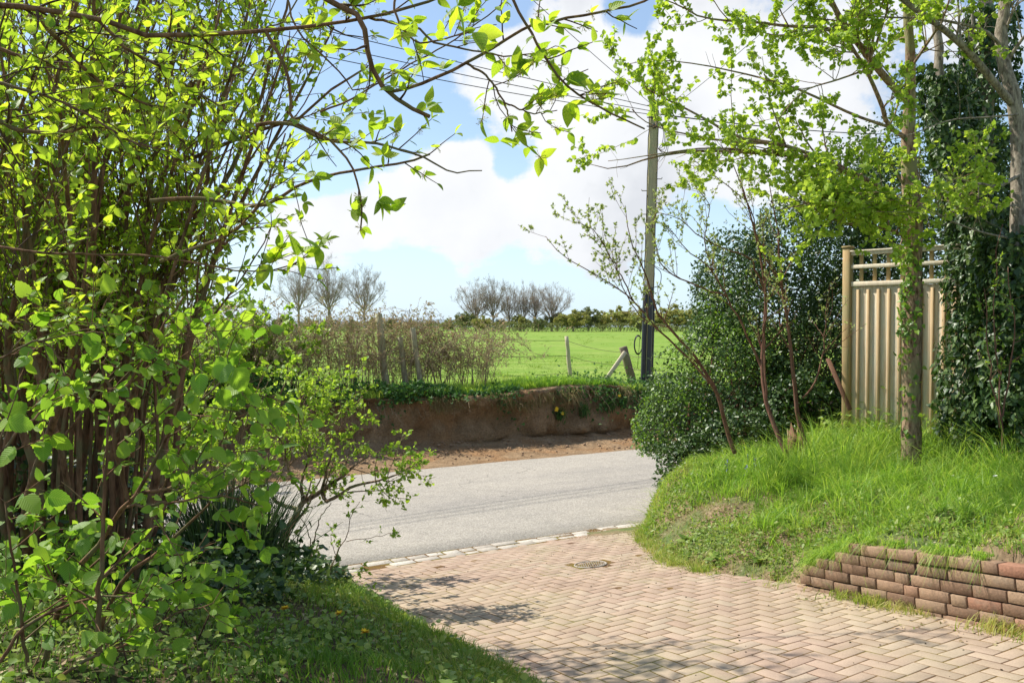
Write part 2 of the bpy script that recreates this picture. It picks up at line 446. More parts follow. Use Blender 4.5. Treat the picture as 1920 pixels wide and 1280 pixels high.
M['bramble_leaf'] = leaf_mat('dry_bramble_leaf', (.34, .25, .14), (.46, .36, .22), (.24, .30, .08), (1.3, 1.2, 1.), .25, .7, .3)
M['rush'] = leaf_mat('rush_blade', (.015, .035, .012), (.03, .06, .02), (.06, .10, .03), (1.3, 1.5, 1.), .15, .45, .5)
M['grass_long'] = leaf_mat('long_grass', (.13, .27, .03), (.24, .40, .05), (.42, .52, .12), (1.8, 1.7, 1.), .45, .5, .4)
M['grass_short'] = leaf_mat('short_grass', (.16, .26, .03), (.28, .37, .07), (.48, .44, .18), (1.6, 1.5, 1.), .4, .6, .3)
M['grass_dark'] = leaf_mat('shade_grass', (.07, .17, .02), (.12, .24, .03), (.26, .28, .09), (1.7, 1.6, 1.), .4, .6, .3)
M['grass_field'] = leaf_mat('field_grass', (.12, .22, .025), (.18, .29, .04), (.28, .35, .08), (1.5, 1.4, 1.), .4, .6, .25)
M['grass_dry'] = leaf_mat('dry_grass', (.22, .15, .07), (.34, .26, .12), (.16, .20, .05), (1.2, 1.2, 1.), .3, .7, .2)
M['bark_dark'] = bark_mat('dogwood_bark', (.08, .04, .022), (.27, .15, .085), (.17, .14, .07))
M['bark_twig'] = bark_mat('twig_bark', (.05, .03, .022), (.12, .07, .05))
M['bark_maple'] = bark_mat('maple_bark', (.09, .05, .03), (.40, .27, .18), (.26, .24, .12), 42, (1, 1, .25), .02)
M['bark_plum'] = bark_mat('plum_bark', (.10, .045, .03), (.24, .13, .09))
M['bark_grey'] = bark_mat('grey_bark', (.10, .08, .06), (.34, .29, .23), None, 40, (1, 1, .3), .012)
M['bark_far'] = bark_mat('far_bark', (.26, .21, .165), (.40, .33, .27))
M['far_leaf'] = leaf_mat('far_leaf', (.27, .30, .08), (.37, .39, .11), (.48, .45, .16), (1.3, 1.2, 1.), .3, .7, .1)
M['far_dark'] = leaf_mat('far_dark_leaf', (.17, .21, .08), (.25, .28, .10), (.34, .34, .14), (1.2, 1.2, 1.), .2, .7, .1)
def flat(name, c, rough=.6, spec=.3, n=None):
    b = MB(name); nzz = b.noise(n or 20, 4)
    return b.bsdf(b.mix(.5, c, b.ramp(nzz, [(.3, tuple(q * .7 for q in c)), (.7, tuple(min(1, q * 1.2) for q in c))])), rough, nzz, .2, .003, spec)
M['yellow'] = flat('yellow_petal', (.85, .55, .02)); M['blue'] = flat('blue_petal', (.25, .27, .5)); M['white'] = flat('white_petal', (.8, .8, .8))
M['flower'] = flat('dogwood_flower', (.5, .42, .08)); M['black'] = flat('black_plastic', (.03, .032, .036), .4, .5); M['cable'] = flat('cable', (.02, .02, .022), .5)
M['steel'] = flat('galvanised', (.33, .29, .24), .7, .3, 60); M['rust'] = flat('rusty_wire', (.12, .09, .07), .7)
M['gravel'] = flat('gravel', (.42, .31, .21), .9, .2, 15)
M['gravel2'] = flat('earth_clods', (.30, .20, .13), .95, .1, 12)
M['hill'] = flat('hazy_hill', (.22, .27, .30), .9, .1, .05)  # woodland toned grey-blue, distance haze is in the colour
M['bramble_cane'] = bark_mat('bramble_cane', (.19, .14, .085), (.38, .29, .18))
M['bud'] = flat('bud', (.07, .035, .03))

# soil
def soil_mat(name, a, b_, st, c=None, bd=.05):
    b = MB(name); n1 = b.noise(3.0, 8, .65); n2 = b.noise(28, 5, .7)
    colr = b.ramp(n1, [(.3, a), (.7, b_)])
    if c: colr = b.mix(b.ramp(b.noise(1.3, 4), [(.48, (0, 0, 0)), (.6, (1, 1, 1))]), colr, c)
    vo = b.new('ShaderNodeTexVoronoi'); vo.inputs['Scale'].default_value = 26; vo.inputs['Randomness'].default_value = 1
    b.l.new(b.tc.outputs['Object'], vo.inputs['Vector'])
    sep = b.new('ShaderNodeSeparateColor'); b.l.new(vo.outputs['Color'], sep.inputs[0])
    stone = b.math('MULTIPLY', b.math('LESS_THAN', vo.outputs['Distance'], .22), b.math('GREATER_THAN', sep.outputs[0], 1 - st))
    colr = b.mix(stone, colr, (.42, .35, .27))
    colr = b.mix(.75, colr, b.ramp(n2, [(.3, (.5, .5, .5)), (.7, (1.3, 1.3, 1.3))]), 'MULTIPLY')
    h = b.math('ADD', b.math('ADD', n1, b.math('MULTIPLY', n2, .35)), b.math('MULTIPLY', stone, .2))
    return b.bsdf(colr, .95, h, .9, bd, .1)
M['soil'] = soil_mat('bank_soil', (.22, .14, .075), (.44, .30, .175), .14, (.34, .20, .10), .14)
M['soil_verge'] = soil_mat('verge_soil', (.17, .12, .07), (.33, .24, .15), .10, (.11, .15, .05), .03)
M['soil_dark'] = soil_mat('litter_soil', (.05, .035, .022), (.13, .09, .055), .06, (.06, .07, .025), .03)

b = MB('field_turf')
n1 = b.noise(.09, 4, .6); n2 = b.noise(1.2, 6, .65); n3 = b.noise(9, 4, .6); n4 = b.noise(.6, 5, .7, stretch=(.25, 1, 1))
c1 = b.ramp(n2, [(.3, (.11, .21, .025)), (.55, (.18, .29, .04)), (.75, (.29, .35, .09))])
c1 = b.mix(b.ramp(n4, [(.45, (0, 0, 0)), (.7, (.7, .7, .7))]), c1, (.30, .34, .10))
c1 = b.mix(.6, c1, b.ramp(n1, [(.35, (.8, .9, .7)), (.65, (1.15, 1.08, 1.1))]), 'MULTIPLY')
c1 = b.mix(.6, c1, b.ramp(n3, [(.3, (.6, .65, .6)), (.7, (1.25, 1.2, 1.1))]), 'MULTIPLY')
M['field'] = b.bsdf(c1, .9, b.math('ADD', n2, b.math('MULTIPLY', n3, .5)), .8, .08, .1)

b = MB('road_asphalt')
n1 = b.noise(.5, 5, .6); n2 = b.noise(90, 3, .7); n3 = b.noise(5, 5, .6)
vo = b.new('ShaderNodeTexVoronoi'); vo.inputs['Scale'].default_value = 75; b.l.new(b.tc.outputs['Object'], vo.inputs['Vector'])
chip = b.ramp(vo.outputs['Color'], [(.0, (.15, .135, .115)), (.5, (.335, .31, .27)), (1., (.56, .52, .46))])
c1 = b.mix(.6, (.32, .295, .255), chip)
c1 = b.mix(.5, c1, b.ramp(n1, [(.3, (.82, .82, .83)), (.7, (1.1, 1.08, 1.05))]), 'MULTIPLY')
c1 = b.mix(.6, c1, b.ramp(n3, [(.3, (.85, .85, .85)), (.7, (1.08, 1.07, 1.05))]), 'MULTIPLY')
mp_ = b.new('ShaderNodeMapping'); mp_.inputs['Rotation'].default_value = (0, 0, -radians(30)); b.l.new(b.tc.outputs['Object'], mp_.inputs[0])
tr_ = b.noise(1.0, 5, .6, vec=mp_.outputs[0], stretch=(.06, .75, 1)); c1 = b.mix(.8, c1, b.ramp(tr_, [(.35, (.84, .84, .86)), (.6, (1.08, 1.07, 1.05))]), 'MULTIPLY')
ck = b.new('ShaderNodeTexVoronoi'); ck.feature = 'DISTANCE_TO_EDGE'; ck.inputs['Scale'].default_value = .55; nzv = b.new('ShaderNodeTexNoise'); nzv.inputs['Scale'].default_value = 2.5; nzv.inputs['Detail'].default_value = 6
b.l.new(b.tc.outputs['Object'], nzv.inputs['Vector']); vmx = b.new('ShaderNodeMix', data_type='VECTOR'); vmx.inputs[0].default_value = .35; b.l.new(b.tc.outputs['Object'], vmx.inputs[4]); b.l.new(nzv.outputs['Color'], vmx.inputs[5]); b.l.new(vmx.outputs[1], ck.inputs['Vector'])
crk = b.math('MULTIPLY', b.math('LESS_THAN', ck.outputs['Distance'], .004), b.math('GREATER_THAN', n1, .5)); c1 = b.mix(b.math('MULTIPLY', crk, .45), c1, (.12, .11, .10))
M['road'] = b.bsdf(c1, .88, b.math('ADD', vo.outputs['Distance'], n2), .6, .006, .25)

b = MB('paving_brick')
r = b.attr(); big = b.noise(.55, 4, .6); mid = b.noise(3.5, 5, .65); fine = b.noise(120, 4, .7)
c1 = b.ramp(r, [(0, (.335, .235, .175)), (.35, (.365, .265, .20)), (.7, (.39, .285, .215)), (1, (.38, .30, .225))])
c1 = b.mix(b.ramp(big, [(.42, (0, 0, 0)), (.62, (.7, .7, .7))]), c1, (.38, .31, .21))
c1 = b.mix(.75, c1, b.ramp(mid, [(.3, (.8, .8, .78)), (.7, (1.12, 1.12, 1.12))]), 'MULTIPLY')
st_ = b.noise(1.1, 6, .7); c1 = b.mix(b.ramp(st_, [(.56, (0, 0, 0)), (.68, (.55, .55, .55))]), c1, (.27, .23, .15))
c1 = b.mix(.6, c1, b.ramp(fine, [(.3, (.7, .7, .7)), (.7, (1.25, 1.25, 1.25))]), 'MULTIPLY')
M['paver'] = b.bsdf(c1, .85, fine, .5, .003, .25)
b = MB('joint_moss')
n1 = b.noise(2.2, 5, .65); n2 = b.noise(60, 4, .7)
c1 = b.ramp(n1, [(.38, (.13, .075, .045)), (.5, (.17, .105, .03)), (.62, (.17, .15, .03))])
c1 = b.mix(.6, c1, b.ramp(n2, [(.3, (.5, .5, .5)), (.7, (1.3, 1.3, 1.3))]), 'MULTIPLY')
M['joint'] = b.bsdf(c1, .95, n2, .8, .01, .1)
b = MB('pale_sett')
r = b.attr(); n1 = b.noise(30, 5, .7)
c1 = b.mix(.6, b.ramp(r, [(0, (.34, .30, .25)), (1, (.50, .46, .40))]), b.ramp(n1, [(.3, (.6, .58, .55)), (.6, (1.1, 1.1, 1.1))]), 'MULTIPLY')
M['sett'] = b.bsdf(c1, .85, n1, .6, .006, .2)
b = MB('wall_brick')
r = b.attr(); n1 = b.noise(60, 5, .7); n2 = b.noise(9, 4, .6)
c1 = b.ramp(r, [(0, (.20, .125, .08)), (.4, (.28, .185, .12)), (.85, (.34, .24, .155)), (1, (.31, .155, .10))])
c1 = b.mix(b.ramp(n2, [(.55, (0, 0, 0)), (.72, (.6, .6, .6))]), c1, (.24, .21, .15))
c1 = b.mix(.7, c1, b.ramp(n1, [(.3, (.55, .55, .55)), (.7, (1.25, 1.2, 1.2))]), 'MULTIPLY')
M['wallbrick'] = b.bsdf(c1, .9, n1, .7, .006, .2)
M['mortar'] = flat('old_mortar', (.13, .10, .08), .95, .1, 40)
def wood_mat(name, a, b_, c, green=None, sc=8):
    b = MB(name); n1 = b.noise(sc, 6, .6, stretch=(6, 6, .5)); n2 = b.noise(2.5, 4); r = b.attr()
    colr = b.mix(b.math('MULTIPLY', r, .5), b.ramp(n1, [(.3, a), (.7, b_)]), c)
    if green: colr = b.mix(b.ramp(n2, [(.45, (0, 0, 0)), (.65, (.8, .8, .8))]), colr, green)
    return b.bsdf(colr, .8, n1, .4, .004, .2)
M['panel'] = wood_mat('fence_board', (.46, .37, .25), (.70, .61, .46), (.62, .54, .42), (.54, .53, .42))
M['batten'] = wood_mat('fence_batten', (.48, .32, .17), (.66, .48, .28), (.58, .44, .26))
M['panel_post'] = wood_mat('fence_post_wood', (.34, .22, .10), (.52, .36, .18), (.45, .34, .18), (.30, .28, .14))
M['pole'] = wood_mat('pole_wood', (.24, .20, .12), (.46, .40, .25), (.36, .33, .19), (.33, .34, .17), 5)
M['oldpost'] = wood_mat('weathered_post', (.09, .06, .045), (.24, .175, .13), (.17, .13, .10), (.24, .24, .13), 14)
M['palepost'] = wood_mat('pale_post', (.40, .33, .22), (.56, .47, .33), (.46, .42, .28), (.36, .38, .2), 14)
M['plank'] = wood_mat('red_plank', (.11, .055, .032), (.21, .11, .065), (.15, .08, .05))

# ---------------------------------------------------------------- terrain functions
uR = np.array([cos(radians(30)), sin(radians(30))]); nR = np.array([-uR[1], uR[0]])
S0, S1 = 8.75, 14.3
def st(x, y): return -.5 * np.asarray(x) + .8660254 * np.asarray(y), .8660254 * np.asarray(x) + .5 * np.asarray(y)
def xy(s, t): return -.5 * np.asarray(s) + .8660254 * np.asarray(t), .8660254 * np.asarray(s) + .5 * np.asarray(t)
def road_z(s): return -.93 - .015 * (np.asarray(s) - S0)
def drive(x, y):
    x = np.asarray(x, float); y = np.asarray(y, float)
    s, t = st(x, y)
    yy = np.maximum(y, 1.5)
    z = -.09 * yy + .08 * np.clip(x, -2.5, 6)
    w = np.clip((s - 7.7) / 1.0, 0, 1); w = w * w * (3 - 2 * w)
    return z * (1 - w) + road_z(np.maximum(s, S0)) * w
def top_z(t): return np.interp(t, [-20, 0, 5, 8.8, 11, 12.2, 13.2, 14.5, 30], [.2, .12, .08, .12, .24, .16, -.05, -.22, -.2])
def field_z(x, y):
    s, t = st(x, y)
    w = np.clip((s - 16.7) / 35, 0, 1); w = w * w * (3 - 2 * w)
    return top_z(t) * (1 - w) - .15 * w + .10 * fbm(np.asarray(x) * .25, np.asarray(y) * .25, 0, 3) * (1 - w) * np.clip((s - 16.7) / 3, 0, 1)

RF = np.array([(4.5, 2.0), (3.9, 3.2), (3.0, 5.0), (2.36, 6.35), (2.12, 6.75), (1.76, 7.2), (1.52, 7.8), (1.44, 8.5), (1.46, 9.5), (1.62, 10.3), (1.95, 11.15)])
LF = np.array([(1.35, 2.0), (.95, 3.2), (.5, 4.0), (0, 4.86), (-.47, 5.75), (-1.0, 6.8), (-1.55, 7.9), (-1.85, 8.45), (-2.3, 8.72)])
RPOLY = np.concatenate([RF, [(4, 12.45), (16, 19.4), (16, 2.0)]])
LPOLY = np.concatenate([LF, [(-4, 7.75), (-18, -.33), (-18, -6), (1.35, -6)]])
def inpoly(x, y, poly):
    r = np.zeros(np.shape(x), bool); n = len(poly)
    for i in range(n):
        x0, y0 = poly[i]; x1, y1 = poly[(i + 1) % n]
        c = ((y0 > y) != (y1 > y)); r ^= c & (x < (x1 - x0) * (y - y0) / ((y1 - y0) or 1e-9) + x0)
    return r
def pdist(x, y, line):
    d = np.full(np.shape(x), 1e9)
    for i in range(len(line) - 1):
        a = line[i]; e = line[i + 1] - a; L2 = e @ e
        t = np.clip(((x - a[0]) * e[0] + (y - a[1]) * e[1]) / L2, 0, 1)
        d = np.minimum(d, np.hypot(x - a[0] - t * e[0], y - a[1] - t * e[1]))
    return d
RLINE = np.concatenate([RF, [(4, 12.45), (16, 19.4)]]); LLINE = np.concatenate([LF, [(-4, 7.75), (-18, -.33)]])
def mound_r(x, y):
    x = np.asarray(x, float); y = np.asarray(y, float)
    ins = inpoly(x, y, RPOLY); d = pdist(x, y, RLINE)
    Mh = np.interp(y, [3, 5, 7, 8.5, 9.5, 10.5, 11.5, 14], [.66, .68, .62, .58, .62, .72, .82, 1.0]) + .35 * np.clip((x - 3.2) / 2, 0, 1) * np.clip((y - 8.6) / 1.4, 0, 1); L = np.interp(y, [3, 6, 8, 9.3, 10, 11], [1.2, 1.1, .85, .38, .2, .16])
    wall = np.clip((6.6 - y) / .5, 0, 1)
    m = Mh * (1 - np.exp(-d / L))
    mw = .43 + (Mh - .43) * (1 - np.exp(-np.maximum(d - .12, 0) / 1.1))
    mw = np.where(d < .1, .02, mw)
    m = m * (1 - wall) + mw * wall
    return drive(x, y) * 1 + np.where(ins, m + (.13 * fbm(x * 1.6, y * 1.6, 0, 9) + .04 * fbm(x * 6, y * 6, 0, 10)) * np.clip(d * 3, 0, 1), -.06)
def mound_l(x, y):
    x = np.asarray(x, float); y = np.asarray(y, float)
    ins = inpoly(x, y, LPOLY); d = pdist(x, y, LLINE)
    m = .5 * (1 - np.exp(-d / .75)) + .10 * np.minimum(d, 3)
    return drive(x, y) + np.where(ins, m + .015 + .05 * fbm(x * 1.8, y * 1.8, 0, 19) * np.clip(d * 3, 0, 1), -.06)

def grid(g, X, Y, Z, keep=None, rnd=0.):
    h, w = X.shape
    v = np.stack([X, Y, Z], -1).reshape(-1, 3)
    i = (np.arange(h - 1)[:, None] * w + np.arange(w - 1)[None]).ravel()
    f = np.stack([i, i + 1, i + w + 1, i + w], 1)
    if keep is not None:
        k = keep.ravel(); f = f[k[f].any(1)]
    g.add(v, f, rnd)

# ---------------------------------------------------------------- setting
def nonuni(a, b, n, p=2.2):
    u = np.linspace(0, 1, n) ** p; return a + (b - a) * u
# ground: base sheet under everything, to the horizon on every side
g = Geo(); X, Y = np.meshgrid(np.linspace(-900, 900, 40), np.linspace(-900, 1600, 50)); grid(g, X, Y, np.full(X.shape, -1.6)); tag(g.build('ground', M['field']), kind='structure')
# field beyond the bank
g = Geo()
ss = np.concatenate([np.linspace(16.75, 30, 90), nonuni(30.2, 1500, 70, 2.6)]); tt = np.concatenate([-nonuni(0, 900, 60, 2.6)[::-1], np.linspace(.25, 30, 120), nonuni(30.5, 900, 50, 2.6)])
Sg, Tg = np.meshgrid(ss, tt, indexing='ij'); X, Y = xy(Sg, Tg)
Z = field_z(X, Y); Z = np.where(Sg < 17, Z - .03, Z); grid(g, X, Y, Z)
tag(g.build('field', M['field'], smooth=True), kind='structure')
# road
g = Geo(); ss = np.concatenate([[S0 - .13], np.linspace(S0 - .10, S1 + .3, 14)]); tt = np.linspace(-60, 90, 60); Sg, Tg = np.meshgrid(ss, tt, indexing='ij'); X, Y = xy(Sg, Tg)
Zr = road_z(Sg) + .004 + .03 * np.sin((Sg - S0 + .1) / 5.65 * pi); Zr[0] -= .03; grid(g, X, Y, Zr); tag(g.build('road', M['road'], smooth=True), kind='structure')
# gravelly fringe where the road tar thins out against the paving (loose grit)
# soil bank
g = Geo(); tt = np.concatenate([np.linspace(-30, -6, 50), np.linspace(-5.9, 22, 620), np.linspace(22.2, 60, 50)])
prof = [(13.95, -1.04, 0), (14.25, -1.0, 0), (14.6, -.985, 0), (15.2, -.95, 0), (15.8, -.90, 0), (16.15, -.86, 0), (16.28, -.78, 0), (16.36, None, .22), (16.42, None, .4), (16.46, None, .56), (16.5, None, .7), (16.52, None, .82), (16.48, None, .92), (16.44, None, .98), (16.5, None, 1.02), (16.7, None, 1.01), (17.1, None, 1.0), (17.5, None, .97)]
tz = top_z(tt) + .05 * fbm(tt * .8, 0, 0, 5)
Sg = np.zeros((len(prof), len(tt))); Zg = Sg.copy()
for i, (s_, z_, f_) in enumerate(prof):
    zz = np.full(len(tt), z_) if z_ is not None else -.8 + (tz + .8) * f_
    amp = 0.02 if i < 2 else (.12 if i < 6 else (.38 if i < 15 else .0))
    Sg[i] = s_ + (fbm(tt * .7, zz * 2.2, 0, 41) * amp * 1.3 + fbm(tt * 3, zz * 5, 0, 42) * amp * .6 + fbm(tt * 9, zz * 12, 0, 47) * amp * .22 if 1 < i < 16 else 0) + (.25 * np.sin(tt * .45) * (0 if i < 6 else 1))
    if i < 2: Sg[i] += .12 * fbm(tt * 1.2, 0, 0, 44)
    Zg[i] = zz + (fbm(tt * 1.5, Sg[i] * 2, 0, 43) * .08 + fbm(tt * 6, Sg[i] * 6, 0, 48) * .03 if 2 < i < 15 else 0)
    if i >= 15: xx_, yy_ = xy(Sg[i], tt); Zg[i] = field_z(xx_, yy_) - (.0, .04, .09)[i - 15]
Tg = np.broadcast_to(tt, Sg.shape); X, Y = xy(Sg, Tg); grid(g, X, Y, Zg)
tag(g.build('soil_bank', M['soil'], smooth=True), kind='structure')
# verges
g = Geo(); X, Y = np.meshgrid(np.linspace(1.2, 16, 212), np.linspace(2, 19.5, 250)); ins = inpoly(X, Y, RPOLY); grid(g, X, Y, mound_r(X, Y), ins)
tag(g.build('verge_right', M['soil_verge'], smooth=True), kind='structure')
g = Geo(); X, Y = np.meshgrid(np.linspace(-18, 1.5, 240), np.linspace(-6, 9, 190)); ins = inpoly(X, Y, LPOLY); grid(g, X, Y, mound_l(X, Y), ins)
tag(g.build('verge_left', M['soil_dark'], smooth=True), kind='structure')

def und(x, y): return .022 * fbm(np.asarray(x) * .9, np.asarray(y) * .9, 0, 77) * np.clip((S0 - .5 - st(x, y)[0]) / .5, 0, 1)
# driveway: real herringbone pavers over a mossy bed
g = Geo(); X, Y = np.meshgrid(np.linspace(-4.2, 6, 308), np.linspace(.4, 12, 350)); s_, t_ = st(X, Y)
grid(g, X, Y, drive(X, Y) + und(X, Y) - .0004, s_ < S0 + .1)
tag(g.build('driveway_bed', M['joint'], smooth=True), kind='structure')
DRV = np.concatenate([LF[::-1] + [-.15, 0], [(1.35, .8), (5.2, .8)], RF + [.12, 0]])
def pavers():
    g = Geo(); a, bt = .1, 30
    ax = uR; ay = nR
    N_ = 130
    I, J = np.meshgrid(np.arange(-N_, N_), np.arange(-20, N_)); k = (I - J) % 4
    for typ, kk in ((0, 0), (1, 3)):
        i, j = I[k == kk], J[k == kk]
        lx, ly = (2, 1) if typ == 0 else (1, 2)
        cu = (i + lx / 2) * a; cv = (j + ly / 2) * a
        cx = cu * ax[0] + cv * ay[0]; cy = cu * ax[1] + cv * ay[1]
        s_, t_ = st(cx, cy)
        keep = inpoly(cx, cy, DRV) & (s_ < S0 - .44)
        dm = np.hypot(cx - .745, (cy - 8.06)); keep &= dm > .185
        cx, cy = cx[keep], cy[keep]; n = len(cx)
        gap = .0040 + .0018 * rng.random(n)
        hx, hy = lx * a / 2 - gap, ly * a / 2 - gap; c = .0020
        rot = rng.normal(0, .008, n)
        def corner(sx, sy, ins):
            u = sx * (hx - ins); w = sy * (hy - ins)
            u, w = u * np.cos(rot) - w * np.sin(rot), u * np.sin(rot) + w * np.cos(rot)
            x = cx + u * ax[0] + w * ay[0]; y = cy + u * ax[1] + w * ay[1]; return x, y, u, w
        z0 = drive(cx, cy); dh = np.abs(rng.normal(0, .0007, n)) + .0010; tx, ty = rng.normal(0, .002, (2, n))
        vs = []
        for ins, dz in ((c, 0), (0, -.0012), (0, -.04)):
            for sx, sy in ((-1, -1), (1, -1), (1, 1), (-1, 1)):
                x, y, u, w = corner(sx, sy, ins)
                vs.append(np.stack([x, y, drive(x, y) + und(x, y) + dh + u * tx + w * ty + dz], 1))
        v = np.stack(vs, 1)
        f = [[0, 1, 2, 3]] + [[4 + q, 4 + (q + 1) % 4, (q + 1) % 4, q] for q in range(4)] + [[8 + q, 8 + (q + 1) % 4, 4 + (q + 1) % 4, 4 + q] for q in range(4)]
        f = (np.array(f)[None] + (np.arange(n) * 12)[:, None, None]).reshape(-1, 4)
        g.add(v.reshape(-1, 3), f, np.repeat(rng.random(n), 12))
    return g
tag(pavers().build('driveway', M['paver']), kind='structure')
# flush edging of pale setts between paving and road
g = Geo()
for row, s_ in enumerate((S0 - .355, S0 - .195)):
    t = -5.5
    while t < 9.5:
        L = rng.uniform(.16, .34); x, y = xy(s_ + rng.normal(0, .014), t + L / 2)
        x, y = float(x), float(y)
        if (inpoly(np.array([x]), np.array([y]), np.concatenate([RPOLY]))[0] or inpoly(np.array([x]), np.array([y]), LPOLY)[0]) is False or True:
            if True:
                a = radians(30) + rng.normal(0, .04); R_ = np.array([[cos(a), -sin(a), 0], [sin(a), cos(a), 0], [0, 0, 1]])
                box(g, (x, y, float(drive(x, y)) + rng.normal(-.026, .003)), (L - .016, rng.uniform(.11, .14), .06), R_, rng.random(), .006)
        t += L
tag(g.build('kerb_edging', M['sett'], smooth=False), kind='structure')

# ---------------------------------------------------------------- brick wall
def rotz(a): return np.array([[cos(a), -sin(a), 0], [sin(a), cos(a), 0], [0, 0, 1]])
WA, WB = np.array([2.24, 6.52]), np.array([3.95, 3.05]); WL = np.linalg.norm(WB - WA); wd = (WB - WA) / WL
wall = thing('brick_wall', 'low broken brick retaining wall holding back the grassy verge', 'wall', (*WA, drive(*WA)))
g = Geo(); gm = Geo(); wn_ = np.array([-wd[1], wd[0]]) ; wn_ = wn_ if wn_[0] < 0 else -wn_
def wall_bottom(u):
    p = WA + wd * u; return float(drive(*p)) + 0.0
for c in range(6):
    u = [-.02, .0, .02, .16, .33, .45][c]; off = (c % 2) * .11
    first = True
    while u < WL:
        L = .215 if not first else (.215 - off if off else .215); first = False
        if rng.random() < .12: L = .1025
        if c == 5 and u < WL * .0: u += L; continue
        # top level of wall stays near .09 at the step, so upper courses dip towards the camera
        z = wall_bottom(u + L / 2) - .05 + c * .0745 + .0375
        sag = .018 * sin(u * 1.9 + c) ; a = math.atan2(wd[1], wd[0]) + rng.normal(0, .012)
        ctr = WA + wd * (u + L / 2) - wn_ * (.0 + .012 * rng.random() - (.012 if c == 5 else 0) + .006 * c)
        pitch = -math.atan2(wall_bottom(u + .3) - wall_bottom(u), .3)
        R_ = rotz(a) @ np.array([[cos(pitch), 0, sin(pitch)], [0, 1, 0], [-sin(pitch), 0, cos(pitch)]])
        if not (c == 5 and rng.random() < .14):
            box(g, (ctr[0], ctr[1], z + sag * .3 + rng.normal(0, .002)), (L, .102, .066), R_, rng.random(), .0016)
        u += L + (.010 if rng.random() < .8 else .02)
for i in range(40):
    u0, u1 = WL * i / 40 + .03, WL * (i + 1) / 40 + .04; um = (u0 + u1) / 2
    h = .075 * min(5.0, 2.4 + um * 6.5) - .02
    ctr = WA + wd * um - wn_ * .03
    box(gm, (ctr[0], ctr[1], wall_bottom(um) - .05 + h / 2), (u1 - u0, .075, h), rotz(math.atan2(wd[1], wd[0])))
g.build('bricks', M['wallbrick'], wall); gm.build('mortar', M['mortar'], wall)

# ---------------------------------------------------------------- inspection cover and litter
cx, cy = .745, 8.06; cz = float(drive(cx, cy))
t = thing('drain_cover', 'small round metal inspection cover sunk in the brick drive', 'drain cover', (cx, cy, cz))
def disc(g, c, r, z, n=28, rnd=0, yr=1.):
    a = np.arange(n) * 2 * pi / n; v = np.stack([c[0] + r * np.cos(a), c[1] + r * yr * np.sin(a), np.full(n, z)], 1)
    g.add(v, [np.arange(n)[None]], rnd)
def ringtube(g, c, r, z, rad, n=32):
    a = np.linspace(0, 2 * pi, n); p = np.stack([c[0] + r * np.cos(a), c[1] + r * np.sin(a), np.full(n, z)], 1)
    tubes(g, p[None], np.full((1, n), rad), 6, cap=False)
sl = lambda x, y: drive(x, y)
g = Geo(); disc(g, (cx, cy), .145, 0); g.v[-1][:, 2] = sl(g.v[-1][:, 0], g.v[-1][:, 1]) - .004; plate = g.build('plate', M['steel'], t)
g = Geo(); ringtube(g, (cx, cy), .15, 0, .009); g.v[-1][:, 2] += sl(g.v[-1][:, 0], g.v[-1][:, 1]) - .001; g.build('rim', M['steel'], t)
g = Geo()
for i in range(-6, 7):
    for j in range(-6, 7):
        x, y = cx + i * .021, cy + j * .021
        if math.hypot(x - cx, y - cy) < .13: box(g, (x, y, float(sl(x, y)) - .002), (.014, .004, .006), rotz(pi / 4 * (1 if (i + j) % 2 else -1)))
g.build('tread', M['steel'], t).parent = plate
def scatter_stones(n, fx, smin, smax, zf, mat_, name):
    g = Geo()
    p = fx(n)
    for (x, y) in p:
        s = rng.uniform(smin, smax); box(g, (x, y, float(zf(x, y)) + s * .15), (s, s * rng.uniform(.5, 1), s * .5), rotz(rng.uniform(0, 3)), rng.random(), s * .15)
    return g.build(name, mat_)
def fringe(n):   # grit and dry crumbs at the mouth of the drive and at the verge foot
    a = np.stack([*xy(rng.normal(S0 - .02, .16, n), rng.uniform(-1, 6.2, n))], 1)
    k = rng.integers(0, len(RF) - 5, n); w = rng.random(n)[:, None]; b_ = RF[4 + k] * (1 - w) + RF[np.minimum(5 + k, len(RF) - 1)] * w + rng.normal(0, .12, (n, 2)) - [.1, 0]
    c = np.stack([rng.normal(1.2, .30, 5 * n), rng.normal(10.25, .26, 5 * n)], 1)
    d = np.stack([cx + rng.normal(0, .22, n), cy + rng.normal(0, .10, n)], 1)[: n // 4]
    return np.concatenate([a, b_, c, d])
tag(scatter_stones(420, fringe, .004, .013, lambda x, y: drive(x, y) + .002, M['gravel'], 'grit'), kind='stuff', label='loose grit and crumbs of soil scattered at the drive mouth')

g = Geo(); aa = np.linspace(0, 2 * pi, 49)[:-1]; rr_ = np.linspace(0, 1, 9)[:, None]; rad_ = .50 * (1 + .9 * fbm(np.cos(aa) * 1.3 + 3, np.sin(aa) * 1.3, 0, 15)); X = 1.32 + rr_ * rad_ * np.cos(aa) * 1.0; Y = 10.2 + rr_ * rad_ * np.sin(aa) * .75; Z = drive(X, Y) + und(X, Y) + .006 + .022 * (1 - rr_**2) + .012 * fbm(X * 7, Y * 7, 0, 16) * (1 - rr_)
Z = np.where(rr_ > .95, Z - .012, Z); X = np.concatenate([X, X[:, :1]], 1); Y = np.concatenate([Y, Y[:, :1]], 1); Z = np.concatenate([Z, Z[:, :1]], 1); grid(g, Y * 0 + X, Y, Z); tag(g.build('soil_spill', M['soil_verge'], smooth=True), kind='structure')
def specks(n): q = np.stack([rng.uniform(-1.3, 3, n), rng.uniform(3.4, 9, n)], 1); return q[inpoly(q[:, 0], q[:, 1], DRV)]
tag(scatter_stones(260, specks, .004, .013, lambda x, y: drive(x, y) + und(x, y) + .002, M['soil_dark'], 'crumbs'), kind='stuff', label='dark crumbs of soil and bud scales scattered over the brick paving')
